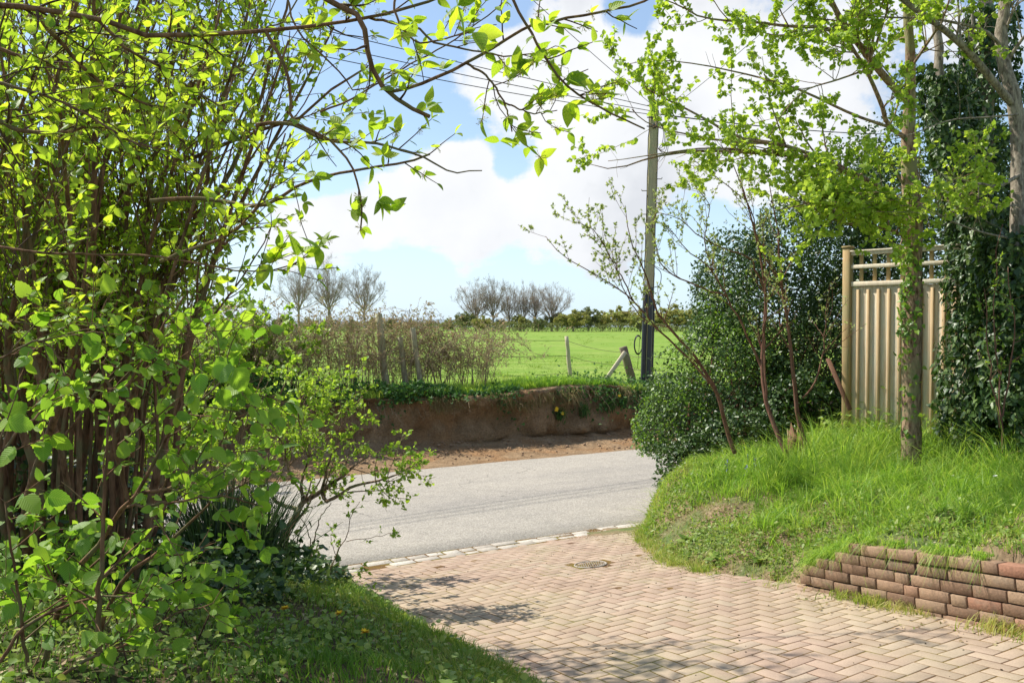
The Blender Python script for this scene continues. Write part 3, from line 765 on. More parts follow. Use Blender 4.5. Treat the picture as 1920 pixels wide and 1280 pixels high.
# ---------------------------------------------------------------- grasses
def pts_in(poly, n, x0, x1, y0, y1):
    x = rng.uniform(x0, x1, n); y = rng.uniform(y0, y1, n); k = inpoly(x, y, poly); return x[k], y[k]
def grass(name, x, y, zf, h, w, mat_, lab, bend=.6, leanamt=.8, dens=None, clump=2.5, bias=(0, 0)):
    if dens is not None:
        k = rng.random(len(x)) < dens(x, y); x, y = x[k], y[k]
    n = len(x); hh = h(x, y) if callable(h) else np.full(n, h)
    hh = hh * rng.uniform(.45, 1.25, n) * (1 + .7 * fbm(x * clump, y * clump, 0, 31))
    a = vn(x * clump, y * clump, 0, 5) * 14 + rng.normal(0, .9, n)
    lean = np.stack([np.cos(a) + bias[0], np.sin(a) + bias[1], np.zeros(n)], 1) * (leanamt * rng.uniform(.2, 1.2, n))[:, None]
    g = Geo(); blades(g, np.stack([x, y, zf(x, y) - .01], 1), hh, rng.uniform(.6, 1.2, n) * w, lean, bend, np.clip(.5 + 1.1 * fbm(x * 1.1, y * 1.1, 0, 8) + rng.normal(0, .22, n), 0, 1))
    return tag(g.build(name, mat_), lab, None, None, 'stuff')
def dr(x, y): return pdist(x, y, RLINE)
x, y = pts_in(RPOLY, 170000, 1.3, 8, 2.6, 13)
def hr(x, y):
    d = dr(x, y)
    tall = np.exp(-((x - 3.55)**2 / 1.2 + (y - 9.1)**2 / 1.0)) * .20 + np.exp(-((x - 4.6)**2 / 1.2 + (y - 7.9)**2 / 2.0)) * .14
    return (.06 + .10 * np.clip(d / 1.3, 0, 1) * np.clip((9.5 - y) / 2 + .8, .4, 1) + tall) * np.clip(.25 + np.hypot(x - 3.97, y - 8.25) / .7, .25, 1)
def dens_r(x, y):
    d = dr(x, y); wallk = (y < 6.5) & (d < .12)
    f = np.clip((d - .05) / .7, .12, 1); f = f * np.clip(.75 + 2.2 * fbm(x * 1.7, y * 1.7, 0, 61) + np.clip(d - .5, 0, 1.), .05, 1)
    f = np.where((y < 6.9) & (d > .13), np.maximum(f, .7), f); f = np.where(y > 9.0, np.maximum(f, .85), f)
    return np.where(wallk, 0, f)
k = rng.random(len(x)) < dens_r(x, y) * .45; grass('verge_grass', x[k], y[k], mound_r, hr, .004, M['grass_long'], 'lush long green grass growing over the right hand verge', .8, 1.2, None, 6)
def tufts(name, x, y, zf, hf, nb, spread, w, m, lab):
    n = len(x); sc = rng.lognormal(0, .32, n); idx = np.repeat(np.arange(n), nb); off = rng.normal(0, spread, (len(idx), 2)) * sc[idx, None]; X, Y = x[idx] + off[:, 0], y[idx] + off[:, 1]
    lean = np.column_stack([off / spread * .45 + rng.normal(0, .35, (len(idx), 2)), np.zeros(len(idx))]); h = hf(x, y)[idx] * sc[idx] * rng.uniform(.4, 1.25, len(idx)); g = Geo()
    blades(g, np.stack([X, Y, zf(X, Y) - .01], 1), h, rng.uniform(.6, 1.2, len(idx)) * w, lean, .95, np.clip(rng.random(n)[idx] * .75 + rng.normal(.12, .15, len(idx)), 0, 1)); return tag(g.build(name, m), lab, kind='stuff')
x, y = pts_in(RPOLY, 5200, 1.3, 8, 2.6, 13); k = rng.random(len(x)) < dens_r(x, y); ex = rng.uniform(1.5, 2.3, 130); ey = 11.0 + rng.normal(0, .35, 130) * 1.0 - (2.0 - ex) * .6; ke = inpoly(ex, ey, RPOLY) & (dr(ex, ey) < .35); x, y = np.concatenate([x[k], ex[ke]]), np.concatenate([y[k], ey[ke]]); k = np.ones(len(x), bool)
tufts('verge_grass_tufts', x[k], y[k], mound_r, lambda x, y: hr(x, y) * 1.25, 26, .035, .0042, M['grass_long'], 'arching tufts of long bright grass on the right hand verge')
x, y = pts_in(RPOLY, 60000, 1.3, 6, 3, 12)
k = (dr(x, y) < 1.2) & ~((y < 6.5) & (dr(x, y) < .12)); grass('verge_tufts', x[k], y[k], mound_r, .06, .003, M['grass_short'], 'short yellowish grass and moss on the lower slope of the right verge', .7, 1., lambda x, y: np.clip(.6 + 2 * fbm(x * 2.5, y * 2.5, 0, 71) + (y > 8.8), .12, 1))
k = rng.integers(5, len(RF) - 1, 150); w = rng.random((150, 1)); p = RF[k] * (1 - w) + RF[k + 1] * w + rng.normal(0, .05, (150, 2)) + [-.01, 0]
tufts('foot_tufts', p[:, 0], p[:, 1], lambda x, y: np.maximum(mound_r(x, y), drive(x, y)), lambda x, y: .07 + 0 * x, 30, .03, .0035, M['grass_short'], 'ragged tufts where the right verge spills onto the paving')
# grass hanging over and growing at the foot of the wall
n = 4200; u = rng.uniform(.2, WL, n); u = u[fbm(u * 4.2, 0, 0, 2) > -.02]; n = len(u); p = WA[None] + wd * u[:, None] - wn_ * rng.uniform(-.0, .10, (n, 1))
k = u > .4; p = p[k]; nn_ = len(p); g = Geo()
blades(g, np.stack([p[:, 0], p[:, 1], mound_r(p[:, 0] + .08, p[:, 1] + .04) * 0 + drive(p[:, 0], p[:, 1]) + .41], 1), rng.uniform(.05, .16, nn_), np.full(nn_, .0032), np.array([wn_[0] * .75, wn_[1] * .75, -1.3]) * rng.uniform(.3, 1.5, (nn_, 1)) + rng.normal(0, .35, (nn_, 3)) * [1, 1, 0], .9)
n = 1500; u = np.abs(rng.normal(.18, .25, n)); p = WA[None] + wd * u[:, None] - wn_ * rng.uniform(.0, .2, (n, 1)); blades(g, np.column_stack([p, drive(p[:, 0], p[:, 1]) + np.interp(u, [0, .5], [.16, .38]) + rng.uniform(-.05, .03, n)]), rng.uniform(.08, .22, n), np.full(n, .0033), np.array([wn_[0] * .7, wn_[1] * .7, -.9]) * rng.uniform(.2, 1.2, (n, 1)) + rng.normal(0, .4, (n, 3)) * [1, 1, 0], .9)
tag(g.build('overhanging_grass', M['grass_long']), 'long grass blades spilling over the top of the brick wall', kind='stuff')
n = 7000; u = rng.uniform(-.25, WL, n) ; p = WA[None] + wd * u[:, None] + wn_ * np.abs(rng.normal(.05, .07, (n, 1)))
k = fbm(p[:, 0] * 3.2, p[:, 1] * 3.2, 0, 51) + rng.normal(0, .12, len(p)) > .12; p = p[k]; x, y = p[:, 0], p[:, 1]
grass('wall_foot_grass', x, y, drive, .10, .003, M['grass_short'], 'weedy grass growing along the foot of the brick wall', .8, 1.)
# left verge
x, y = pts_in(LPOLY, 130000, -7, 1.2, 2.6, 9)
def dl(x, y): return pdist(x, y, LLINE)
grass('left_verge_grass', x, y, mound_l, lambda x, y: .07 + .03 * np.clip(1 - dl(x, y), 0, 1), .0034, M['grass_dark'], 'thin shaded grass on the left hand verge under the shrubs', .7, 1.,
      lambda x, y: np.clip(1.1 - .22 * dl(x, y) + 1.3 * fbm(x * 1.5, y * 1.5, 0, 81), .1, 1))
x, y = pts_in(LPOLY, 26000, -5, 1.2, 2.6, 8); k = (fbm(x * 1.7, y * 1.7, 0, 83) > -.2) & (rng.random(len(x)) < np.clip(dl(x, y) * 1.0, .1, 1)); x, y = x[k], y[k]; n = len(x); g = Geo(); leaves(g, np.stack([x, y, mound_l(x, y) + rng.gamma(1.5, .022, n)], 1), norm(rng.normal(size=(n, 3)) * [1, 1, .5]), norm(rng.normal(size=(n, 3)) * .5 + [0, 0, 1]), rng.uniform(.014, .038, n), RND)
tag(g.build('ground_cover', M['weed']), 'low green weeds and creeping leaves mixed into the grass of the left verge', kind='stuff')  # lighter weed green stands in for sunlight the shrubs block
n = 26000; k = rng.integers(0, len(LF) - 1, n); w = rng.random((n, 1)); p = LF[k] * (1 - w) + LF[k + 1] * w + rng.normal(0, .05, (n, 2)) - np.abs(rng.normal(0, .32, (n, 1))) * [1, .5]
grass('drive_edge_grass', p[:, 0], p[:, 1], lambda x, y: np.maximum(mound_l(x, y), drive(x, y)), lambda x, y: .07 + .07 * np.clip((y - 6.8) / 1, 0, 1), .003, M['grass_short'], 'bright grass fringe along the left edge of the brick drive', .8, 1.)  # lighter grass colour stands in for sunlight along this edge
# moss tufts in paving joints
n = 16000; x = rng.uniform(-1.2, 3, n); y = rng.uniform(3.4, 8.6, n); k = (fbm(x * .9, y * .9, 0, 91) + .35 * fbm(x * 9, y * 9, 0, 92) > .24) & inpoly(x, y, DRV); x, y = x[k], y[k]
u, v_ = x * uR[0] + y * uR[1], x * nR[0] + y * nR[1]; v_ = np.round(v_ / .1) * .1 + rng.normal(0, .003, len(u)); x, y = u * uR[0] + v_ * nR[0], u * uR[1] + v_ * nR[1]
grass('joint_weeds', x, y, lambda x, y: drive(x, y), .016, .002, M['grass_short'], 'tiny tufts of grass and moss in the joints of the paving', .8, 1.)
# bank-top grass, hanging dry grass, field grass
n = 60000; t_ = rng.uniform(-8, 24, n); s_ = 16.5 + rng.gamma(1.6, .35, n); x, y = xy(s_ + .25 * np.sin(t_ * .45), t_)
grass('bank_grass', x, y, lambda x, y: field_z(x, y) + .02, lambda x, y: .20 + 0 * x, .007, M['grass_long'], 'rough green grass along the top of the earth bank', .8, 1.)
n = 15000; t_ = rng.uniform(-8, 16, n); t_ = t_[fbm(t_ * 1.6, 0, 0, 88) > .02]; n = len(t_); s_ = 16.36 + rng.normal(0, .09, n) + .25 * np.sin(t_ * .45); x, y = xy(s_, t_); g = Geo()
z = top_z(t_) + rng.uniform(-.22, .06, n) - .25 * np.clip(fbm(t_ * .8, 3, 0, 89), 0, 1)
blades(g, np.stack([x, y, z], 1), rng.uniform(.04, .22, n) * (1 + 1.2 * np.clip(fbm(t_ * 2.5, 0, 0, 90), -.5, 1)), np.full(n, .0045), np.concatenate([-nR[None] * .8 + rng.normal(0, .5, (n, 2)), np.full((n, 1), -1.4)], 1), 1.0)
tag(g.build('dry_grass', M['grass_dry']), 'dry straw coloured grass and roots hanging over the cut edge of the bank', kind='stuff')
n = 120000; u = rng.random(n); s_ = 17.2 + 26 * u**1.6; t_ = rng.uniform(-6, 30, n); x, y = xy(s_, t_)
grass('field_grass', x, y, field_z, lambda x, y: .06 + .0 * x, .008, M['grass_field'], 'short bright green pasture grass in the field', .8, 1., lambda x, y: np.clip(.6 + 1.5 * fbm(x * .7, y * .7, 0, 33), .1, 1), 1.0)
# ---------------------------------------------------------------- woody plant builder
def chains(list_of, K=14):
    return np.stack([resample(c, K) for c in list_of])
def rad(n, K, r0, r1):
    r0 = np.broadcast_to(np.asarray(r0, float), (n,))[:, None]; r1 = np.broadcast_to(np.asarray(r1, float), (n,))[:, None]
    return r0 + (r1 - r0) * np.linspace(0, 1, K)[None]
def limb_parts(parent, Ps, Rs, mat_, name='branch', sides=8):
    for i in range(len(Ps)):
        g = Geo(); tubes(g, Ps[i:i + 1], Rs[i:i + 1], sides); g.build(name, mat_, parent, smooth=True)

# ================================================================ RIGHT: maple
mb = P(1708, 888, 8.5)
T = thing('maple_tree', 'slender maple with fresh lime green leaves standing in front of the fence panel', 'tree', (mb[0], mb[1], float(mound_r(mb[0], mb[1])) - .05))
tr = trace([(1708, 900, 8.5), (1709, 800, 8.5), (1710, 650, 8.5), (1713, 520, 8.5), (1713, 420, 8.5), (1706, 330, 8.5), (1703, 260, 8.5), (1706, 190, 8.5), (1707, 98, 8.5), (1702, 33, 8.5), (1701, -80, 8.5), (1695, -260, 8.4)], 40)
g = Geo(); rr = np.interp(np.linspace(0, 1, 40), [0, .04, .1, .5, .62, 1], [.115, .095, .088, .08, .05, .03])
rr = rr * (1 + .05 * rng.normal(size=40)); tubes(g, tr[None], rr[None], 14); g.build('trunk', M['bark_maple'], T, smooth=True)
ML = [([(1709, 400, 8.5), (1683, 374, 8.4), (1620, 334, 8.2), (1574, 318, 8.0), (1558, 298, 8.0), (1505, 285, 7.9), (1459, 269, 7.8), (1400, 262, 7.8), (1354, 243, 7.7), (1311, 216, 7.6), (1262, 193, 7.6), (1210, 165, 7.5)], .030, .006),
      ([(1704, 262, 8.5), (1666, 236, 8.4), (1653, 197, 8.3), (1624, 131, 8.2), (1597, 88, 8.1), (1571, 33, 8.0), (1540, -30, 7.9)], .026, .010),
      ([(1703, 190, 8.5), (1670, 157, 8.4), (1637, 118, 8.3), (1597, 66, 8.2), (1571, 26, 8.1), (1555, -10, 8.0), (1530, -90, 7.9)], .042, .015),
      ([(1597, 66, 8.2), (1538, 52, 8.1), (1473, 49, 8.0), (1420, 42, 7.9), (1361, 39, 7.8), (1311, 31, 7.8), (1279, 13, 7.7), (1236, -4, 7.7)], .020, .005),
      ([(1459, 269, 7.8), (1400, 268, 7.8), (1345, 262, 7.7), (1290, 252, 7.7), (1240, 241, 7.6), (1205, 225, 7.6), (1185, 205, 7.5)], .011, .004),
      ([(1712, 470, 8.5), (1690, 440, 8.3), (1640, 425, 8.1), (1590, 420, 7.9), (1540, 400, 7.8), (1500, 372, 7.7)], .018, .005),
      ([(1711, 330, 8.5), (1745, 360, 8.3), (1790, 372, 8.1), (1830, 360, 8.0)], .015, .004),
      ([(1706, 130, 8.5), (1740, 80, 8.3), (1770, 30, 8.1), (1790, -40, 8.0)], .015, .006),
      ([(1640, 340, 8.2), (1560, 365, 7.9), (1500, 385, 7.6), (1450, 395, 7.5)], .012, .004),
      ([(1624, 131, 8.2), (1570, 150, 8.0), (1510, 170, 7.8), (1470, 210, 7.7), (1440, 260, 7.6)], .010, .004)]
BARE = [([(1600, 325, 8.2), (1540, 300, 8.1), (1443, 288, 8.0), (1328, 283, 7.9), (1262, 288, 7.8), (1213, 298, 7.8), (1172, 312, 7.7), (1135, 316, 7.7), (1103, 307, 7.7)], .028, .003),
        ([(1560, 303, 8.1), (1443, 284, 8.0), (1328, 278, 7.9), (1262, 285, 7.8), (1213, 292, 7.8), (1160, 300, 7.7), (1140, 302, 7.7)], .014, .003),
        ([(1666, 238, 8.4), (1600, 215, 8.2), (1500, 169, 8.0), (1426, 146, 7.9), (1361, 131, 7.8), (1311, 121, 7.7), (1243, 113, 7.7), (1197, 113, 7.7), (1180, 120, 7.7)], .016, .003)]
K = 16
Pm = np.stack([trace(p, K) for p, a, b_ in ML]); Rm = rad(len(ML), K, [a for _, a, _ in ML], [b_ for _, _, b_ in ML])
Pb = np.stack([trace(p, K) for p, a, b_ in BARE]); Rb = rad(len(BARE), K, [a for _, a, _ in BARE], [b_ for _, _, b_ in BARE])
limb_parts(T, Pm, Rm, M['bark_maple']); limb_parts(T, Pb, Rb, M['bark_maple'])
g = Geo(); lf = Geo()
c1, r1 = children(Pm, Rm, 13, .9, (30, 80), .15, 1, 7, .2, .10, .5, .002)
ct, rt = children(tr[None], rr[None], 14, .9, (45, 80), .45, 1, 7, .2, .1, .2, .002)
c1 = np.concatenate([c1, ct]); r1 = np.concatenate([r1, rt])
c2, r2 = children(c1, r1, 5, .32, (30, 70), .2, 1, 5, .2, .12, .6, .0015)
c3, r3 = children(c2[::2], r2[::2], 2, .14, (30, 70), .3, 1, 3, .1, .12, .6, .0012)
cb, rb = children(Pb, Rb, 9, .28, (35, 80), .3, 1, 4, .1, .15, .4, .0012)
for c, r, s_ in ((c1, r1, 5), (c2, r2, 3), (c3, r3, 3), (cb, rb, 3)): tubes(g, c, r, s_, cap=False)
leaf_on(lf, c2, r2, 8, .036, RND, .1, 1, .45, .5, tuft=2, off=.004)
leaf_on(lf, c1, r1, 14, .040, RND, .2, 1, .45, .5, tuft=2, off=.004)
leaf_on(lf, c3, r3, 5, .034, RND, .1, 1, .45, .5, tuft=2)
# dense low skirt of leaves in front of the trunk
q = np.stack([resample([P(1560 + rng.uniform(-60, 200), 395 + rng.uniform(-50, 25), 7.9 + rng.uniform(-.5, .4)) for _ in range(3)], 6) for _ in range(26)])
rq = np.full((26, 6), .004); tubes(g, q, rq, 3, cap=False); leaf_on(lf, q, rq, 34, .045, RND, 0, 1, .35, .8, tuft=2)
g.build('twigs', M['bark_maple'], T); lf.build('foliage', M['maple_leaf'], T)
# ivy creeping up the maple trunk
g = Geo(); n = 900; tt_ = np.clip(rng.beta(1.2, 2.0, n) * .62, 0, .6); kk = rng.random(n)
idx = np.zeros(n, int); p, T_, r_ = sample(tr[None], rr[None], idx, tt_); a = rng.normal(pi * 1.15, .8, n)
off = np.stack([np.cos(a), np.sin(a), np.zeros(n)], 1); dens = (np.abs(p[:, 2] - 1.95) < .45) | (rng.random(n) < .2)
p = p + off * (r_[:, None] + rng.uniform(0, .05, (n, 1))); leaves(g, p[dens], (rng.normal(size=(n, 3)) * .6 + [0, 0, -.6])[dens], (off + rng.normal(0, .3, (n, 3)))[dens], rng.uniform(.03, .065, n)[dens], IVY)
g.build('ivy', M['hedge_new'], T)

# ================================================================ RIGHT: plum saplings
pb = P(1505, 868, 9.3)
T = thing('plum_bush', 'spindly plum bush of reddish stems with pale buds fanning in front of the dark hedge', 'bush', (pb[0], pb[1], float(mound_r(pb[0], pb[1]))))
PL = [([(1486, 872, 9.2), (1461, 822, 9.3), (1437, 752, 9.4), (1428, 673, 9.5), (1436, 556, 9.5), (1422, 459, 9.5), (1406, 400, 9.5), (1385, 330, 9.4), (1365, 285, 9.3)], .028, .004),
      ([(1522, 872, 9.4), (1500, 800, 9.4), (1488, 705, 9.4), (1479, 634, 9.4), (1467, 537, 9.4), (1453, 400, 9.4), (1440, 330, 9.4)], .030, .004),
      ([(1378, 850, 9.9), (1363, 802, 9.9), (1340, 728, 9.8), (1312, 681, 9.7), (1273, 634, 9.6), (1234, 595, 9.5), (1223, 556, 9.4), (1205, 500, 9.3), (1180, 440, 9.2), (1172, 385, 9.2)], .026, .003),
      ([(1345, 740, 9.8), (1324, 709, 9.7), (1273, 654, 9.6), (1234, 615, 9.5), (1187, 564, 9.4), (1129, 521, 9.3), (1059, 482, 9.2), (1023, 443, 9.2)], .014, .003),
      ([(1428, 690, 9.5), (1414, 660, 9.5), (1391, 607, 9.4), (1363, 556, 9.4), (1336, 509, 9.3), (1281, 462, 9.2), (1250, 423, 9.2)], .015, .003),
      ([(1363, 556, 9.4), (1289, 529, 9.3), (1242, 501, 9.2), (1225, 440, 9.2), (1232, 390, 9.2)], .010, .003),
      ([(1436, 556, 9.5), (1410, 490, 9.4), (1375, 470, 9.3), (1324, 451, 9.2), (1273, 408, 9.1), (1240, 400, 9.1)], .012, .003),
      ([(1187, 564, 9.4), (1150, 490, 9.3), (1120, 440, 9.2), (1090, 420, 9.1), (1075, 418, 9.1)], .008, .003),
      ([(1467, 537, 9.4), (1430, 470, 9.3), (1400, 380, 9.2), (1340, 330, 9.1), (1300, 300, 9.1)], .010, .003),
      ([(1505, 745, 9.4), (1535, 700, 9.3), (1548, 620, 9.3), (1552, 560, 9.3)], .012, .004),
      ([(1437, 752, 9.4), (1432, 640, 9.3), (1437, 540, 9.2), (1430, 440, 9.2), (1425, 400, 9.1)], .012, .003),
      ([(1234, 615, 9.5), (1200, 590, 9.4), (1170, 545, 9.3), (1140, 470, 9.2), (1100, 440, 9.2)], .007, .003),
      ([(1336, 509, 9.3), (1320, 440, 9.2), (1330, 390, 9.2), (1300, 340, 9.1)], .007, .003)]
Pm = np.stack([trace(p, K) for p, a, b_ in PL]); Pm[:, 1:-1] += rng.normal(0, .008, (len(PL), K - 2, 3)); Rm = rad(len(PL), K, [a for _, a, _ in PL], [b_ for _, _, b_ in PL])
limb_parts(T, Pm, Rm, M['bark_plum'], 'stem')
g = Geo(); lf = Geo()
c1, r1 = children(Pm, Rm, 10, .55, (25, 65), .35, 1, 6, .25, .1, .5, .0018)
c2, r2 = children(c1, r1, 3, .16, (30, 70), .2, 1, 4, .2, .1, .6, .0014)
for c, r, s_ in ((c1, r1, 4), (c2, r2, 3)): tubes(g, c, r, s_, cap=False)
K3 = lambda p: (rng.random(len(p)) < np.clip(1.1 - (p[:, 0] - .4) / 3.4, .15, 1))
leaf_on(lf, Pm, Rm, 16, .030, SIM, .45, 1, -.2, .5, keep=K3, tuft=5); leaf_on(lf, c1, r1, 6, .030, SIM, .2, 1, -.2, .5, keep=K3, tuft=5); leaf_on(lf, c2, r2, 3, .030, SIM, .3, 1, -.2, .5, keep=K3, tuft=5)
g.build('twigs', M['bark_plum'], T); lf.build('foliage', M['bud_leaf'], T)
# cut stump and leaning plank
sp = P(1492, 835, 9.6); z0 = float(mound_r(sp[0], sp[1]))
T = thing('tree_stump', 'broken jagged tree stump at the foot of the reddish saplings', 'stump', (sp[0], sp[1], z0))
g = Geo(); a = np.arange(16) * 2 * pi / 16; rws = []
for i, (h, r) in enumerate(((-.05, .13), (.05, .11), (.18, .10), (.30, .095), (.38, .085))):
    jag = rng.normal(0, .05, 16) if i == 4 else 0
    rws.append(np.stack([sp[0] + r * (1 + .12 * np.sin(a * 3 + i)) * np.cos(a), sp[1] + r * np.sin(a), z0 + h + jag + 0 * a], 1))
v = np.concatenate(rws + [np.array([[sp[0], sp[1], z0 + .3]])]); i = np.arange(16); f = np.concatenate([np.stack([k * 16 + i, k * 16 + (i + 1) % 16, (k + 1) * 16 + (i + 1) % 16, (k + 1) * 16 + i], 1) for k in range(4)])
g.add(v, [f, np.stack([64 + i, 64 + (i + 1) % 16, np.full(16, 80)], 1)]); g.build('stump', M['plank'], T)
for q in range(7):
    g = Geo(); a_ = rng.uniform(0, 6.28); tubes(g, resample([(sp[0] + .08 * cos(a_), sp[1] + .08 * sin(a_), z0 + .3), (sp[0] + .1 * cos(a_), sp[1] + .1 * sin(a_), z0 + .36 + .08 * rng.random())], 3)[None], np.array([[.012, .008, .002]]), 4); g.build('splinter', M['batten'], T)
a0, a1 = P(1594, 768, 9.7), P(1552, 672, 10.1)
d = a1 - a0; L = np.linalg.norm(d); z_ = d / L; x_ = norm(np.cross(z_, [0, 1, 0])); y_ = np.cross(z_, x_)
g = Geo(); box(g, (a0 + a1) / 2, (.05, .022, L), np.stack([x_, y_, z_], 1), .5, .004)
tag(g.build('wooden_plank', M['plank'], loc=tuple(a0)), 'thin reddish brown plank leaning beside the fence panel', 'plank')

# ================================================================ RIGHT: fence panel
A = P(1590, 700, 10.0)[:2]; B = A + np.array([.70, -.714]) * 2.0
fd = (B - A) / np.linalg.norm(B - A); fa = math.atan2(fd[1], fd[0]); fn = np.array([-fd[1], fd[0]]); fn = fn if fn[1] < 0 else -fn
zb, zt = .34, 2.47
T = thing('timber_fence', 'tall pale timber fence panel with a square trellis along the top', 'fence', (A[0], A[1], zb))
R_ = rotz(fa)
def fb(g, u, z, size, off=0., rnd=None):
    c = A + fd * u + fn * off; box(g, (c[0], c[1], z), size, R_, rng.random() if rnd is None else rnd, min(size) * .12)
g = Geo(); fb(g, -.01, (zb + zt) / 2 - .05, (.095, .095, zt - zb + .16)); fpost = g.build('post', M['panel_post'], T)
g = Geo(); fb(g, -.01, zt + .045, (.11, .11, .022)); g.build('post_cap', M['panel_post'], T).parent = fpost
zp = zt - .40
g = Geo(); u = .085
while u < 1.95: fb(g, u, (zb + zp) / 2 - .02, (.0785, .012, zp - zb), 0); u += .079
g.build('boards', M['panel'], T)
u = .12; g = Geo()
while u < 1.95: fb(g, u, (zb + zp) / 2 - .03, (.032, .020, zp - zb - .05), .0165); u += .117
g.build('battens', M['batten'], T)
for z, h in ((zp + .01, .055), (zt - .19, .045), (zt - .035, .045)):
    g = Geo(); fb(g, 1.0, z, (1.92, .04, h), .012); g.build('rail', M['panel'], T)
g = Geo(); fb(g, 1.0, zt - .008, (1.94, .07, .018), .01); g.build('capping', M['panel'], T)
g = Geo(); u = .14
while u < 1.95: fb(g, u, zt - .2, (.04, .028, .36), -.022); u += .155
g.build('trellis_bars', M['panel_post'], T)
# ---------------------------------------------------------------- leafy masses
def mass(g, blobs, n, size, proto, depth=.3, gap=-.25, nf=2.2, zmin=None, cut=None, up=.5, rough=.22, out=.6):
    B_ = np.array([b[0] for b in blobs], float); R_ = np.array([b[1] for b in blobs], float)
    w = (R_[:, 0] * R_[:, 1] + R_[:, 0] * R_[:, 2] + R_[:, 1] * R_[:, 2]); w = w / w.sum()
    i = rng.choice(len(B_), n, p=w); d = norm(rng.normal(size=(n, 3)))
    r = 1 - np.abs(rng.normal(0, depth, n)); r = np.clip(r, .1, 1) + rough * fbm(d[:, 0] * 2.3 + i * 7, d[:, 1] * 2.3, d[:, 2] * 2.3, 3) + rough * .8 * np.maximum(0, fbm(d[:, 0] * 7 + i * 3, d[:, 1] * 7, d[:, 2] * 7, 6))
    p = B_[i] + d * R_[i] * r[:, None]
    k = fbm(p[:, 0] * nf, p[:, 1] * nf, p[:, 2] * nf, 13) > gap
    for j in range(len(B_)):
        q = (((p - B_[j]) / R_[j])**2).sum(1); k &= ~((q < .45) & (i != j))
    if zmin is not None: k &= p[:, 2] > zmin(p[:, 0], p[:, 1])
    if cut is not None: k &= cut(p)
    p, d = p[k], d[k]; m = len(p)
    dd = norm(rng.normal(size=(m, 3)) + d * .5 + [0, 0, -.2]); nn = norm(d * out + rng.normal(size=(m, 3)) * .55 + np.array([0, 0, up]))
    rn = np.clip(rng.random(m) * .8 + .35 * fbm(p[:, 0] * 1.5, p[:, 1] * 1.5, p[:, 2] * 1.5, 23) + .1, 0, 1)
    leaves(g, p, dd, nn, rng.uniform(.55, 1.2, m) * size, proto, rn)
    return p

def inner_stems(blobs, base, n, r0=.03, K_=10):
    L = []
    for _ in range(n):
        b = blobs[rng.integers(len(blobs))]; t = np.array(b[0]) + norm(rng.normal(size=3)) * np.array(b[1]) * rng.uniform(.5, 1.0)
        s = np.array(base[rng.integers(len(base))]) + rng.normal(0, .08, 3) * [1, 1, 0]
        m = (s + t) / 2 + np.array([0, 0, .15]) + rng.normal(0, .12, 3); L.append(resample([s, m, t], K_))
    return np.stack(L), rad(n, K_, rng.uniform(.4, 1, n) * r0, .003)

# ================================================================ RIGHT: dark evergreen hedge bush
hb = (3.4, 12.2)
T = thing('evergreen_bush', 'big dark glossy evergreen bush between the road and the fence panel', 'bush', (*hb, float(mound_r(*hb))))
HB = [((3.0, 12.0, .7), (.95, .9, 1.0)), ((3.7, 12.3, 1.7), (1.05, .95, 1.0)), ((4.3, 12.5, 2.6), (.95, .9, .9)), ((2.25, 11.7, .25), (.55, .65, .65)), ((4.7, 12.1, 1.4), (.9, .8, 1.2)), ((3.3, 12.4, 2.2), (.6, .7, .75)), ((5.2, 12.6, 2.9), (1.0, .9, 1.1)), ((3.1, 11.4, .25), (.75, .6, .6)), ((4.1, 11.5, .9), (.6, .5, .9)), ((2.1, 11.25, -.25), (.4, .35, .4)), ((2.6, 10.9, -.05), (.5, .35, .4)), ((2.25, 10.75, -.2), (.42, .32, .42)), ((2.95, 10.7, .05), (.6, .4, .5)), ((3.6, 10.9, .35), (.55, .4, .6))]
g = Geo(); mass(g, HB, 95000, .058, SIM, .18, -.36, 1.9, rough=.42, up=.4, out=1.2, cut=lambda p: inpoly(p[:, 0], p[:, 1], RPOLY) | (p[:, 2] > -.1)); g.build('foliage', M['hedge_leaf'], T)
g = Geo(); mass(g, [((2.2, 11.45, .25), (.55, .5, .62)), ((2.75, 11.4, -.05), (.6, .5, .5)), ((2.9, 11.7, 1.25), (.7, .6, .45)), ((3.3, 11.5, .6), (.5, .3, .5)), ((3.0, 12, 1.9), (.35, .4, .35)), ((1.95, 11.4, -.25), (.3, .3, .4))], 12000, .042, SIM, .12, -.1, 3, rough=.35, cut=lambda p: inpoly(p[:, 0], p[:, 1], RPOLY) | (p[:, 2] > -.15)); g.build('young_leaves', M['hedge_new'], T)
sp_, sr_ = inner_stems([(b[0], tuple(q * 1.32 for q in b[1])) for b in HB], [(3.3, 12.1, .4), (3.9, 12.2, .6), (2.7, 11.7, .1), (4.6, 12.2, .8)], 150, .012); ok_ = (sp_[:, -1, 2] > .2) & (sp_[:, -1, 0] > 1.9); sp_, sr_ = sp_[ok_], sr_[ok_]
g = Geo(); tubes(g, sp_, sr_, 4, cap=False); g.build('shoots', M['bark_plum'], T); g = Geo(); leaf_on(g, sp_, sr_, 26, .05, SIM, .55, 1, 0, .6); g.build('shoot_leaves', M['hedge_new'], T)
cp, crr = inner_stems(HB, [(3.3, 12.1, -.1), (3.9, 12.2, .1), (2.6, 11.9, -.2), (4.6, 12.2, .3)], 60, .035); g = Geo(); tubes(g, cp, crr, 5, cap=False); g.build('stems', M['bark_plum'], T)
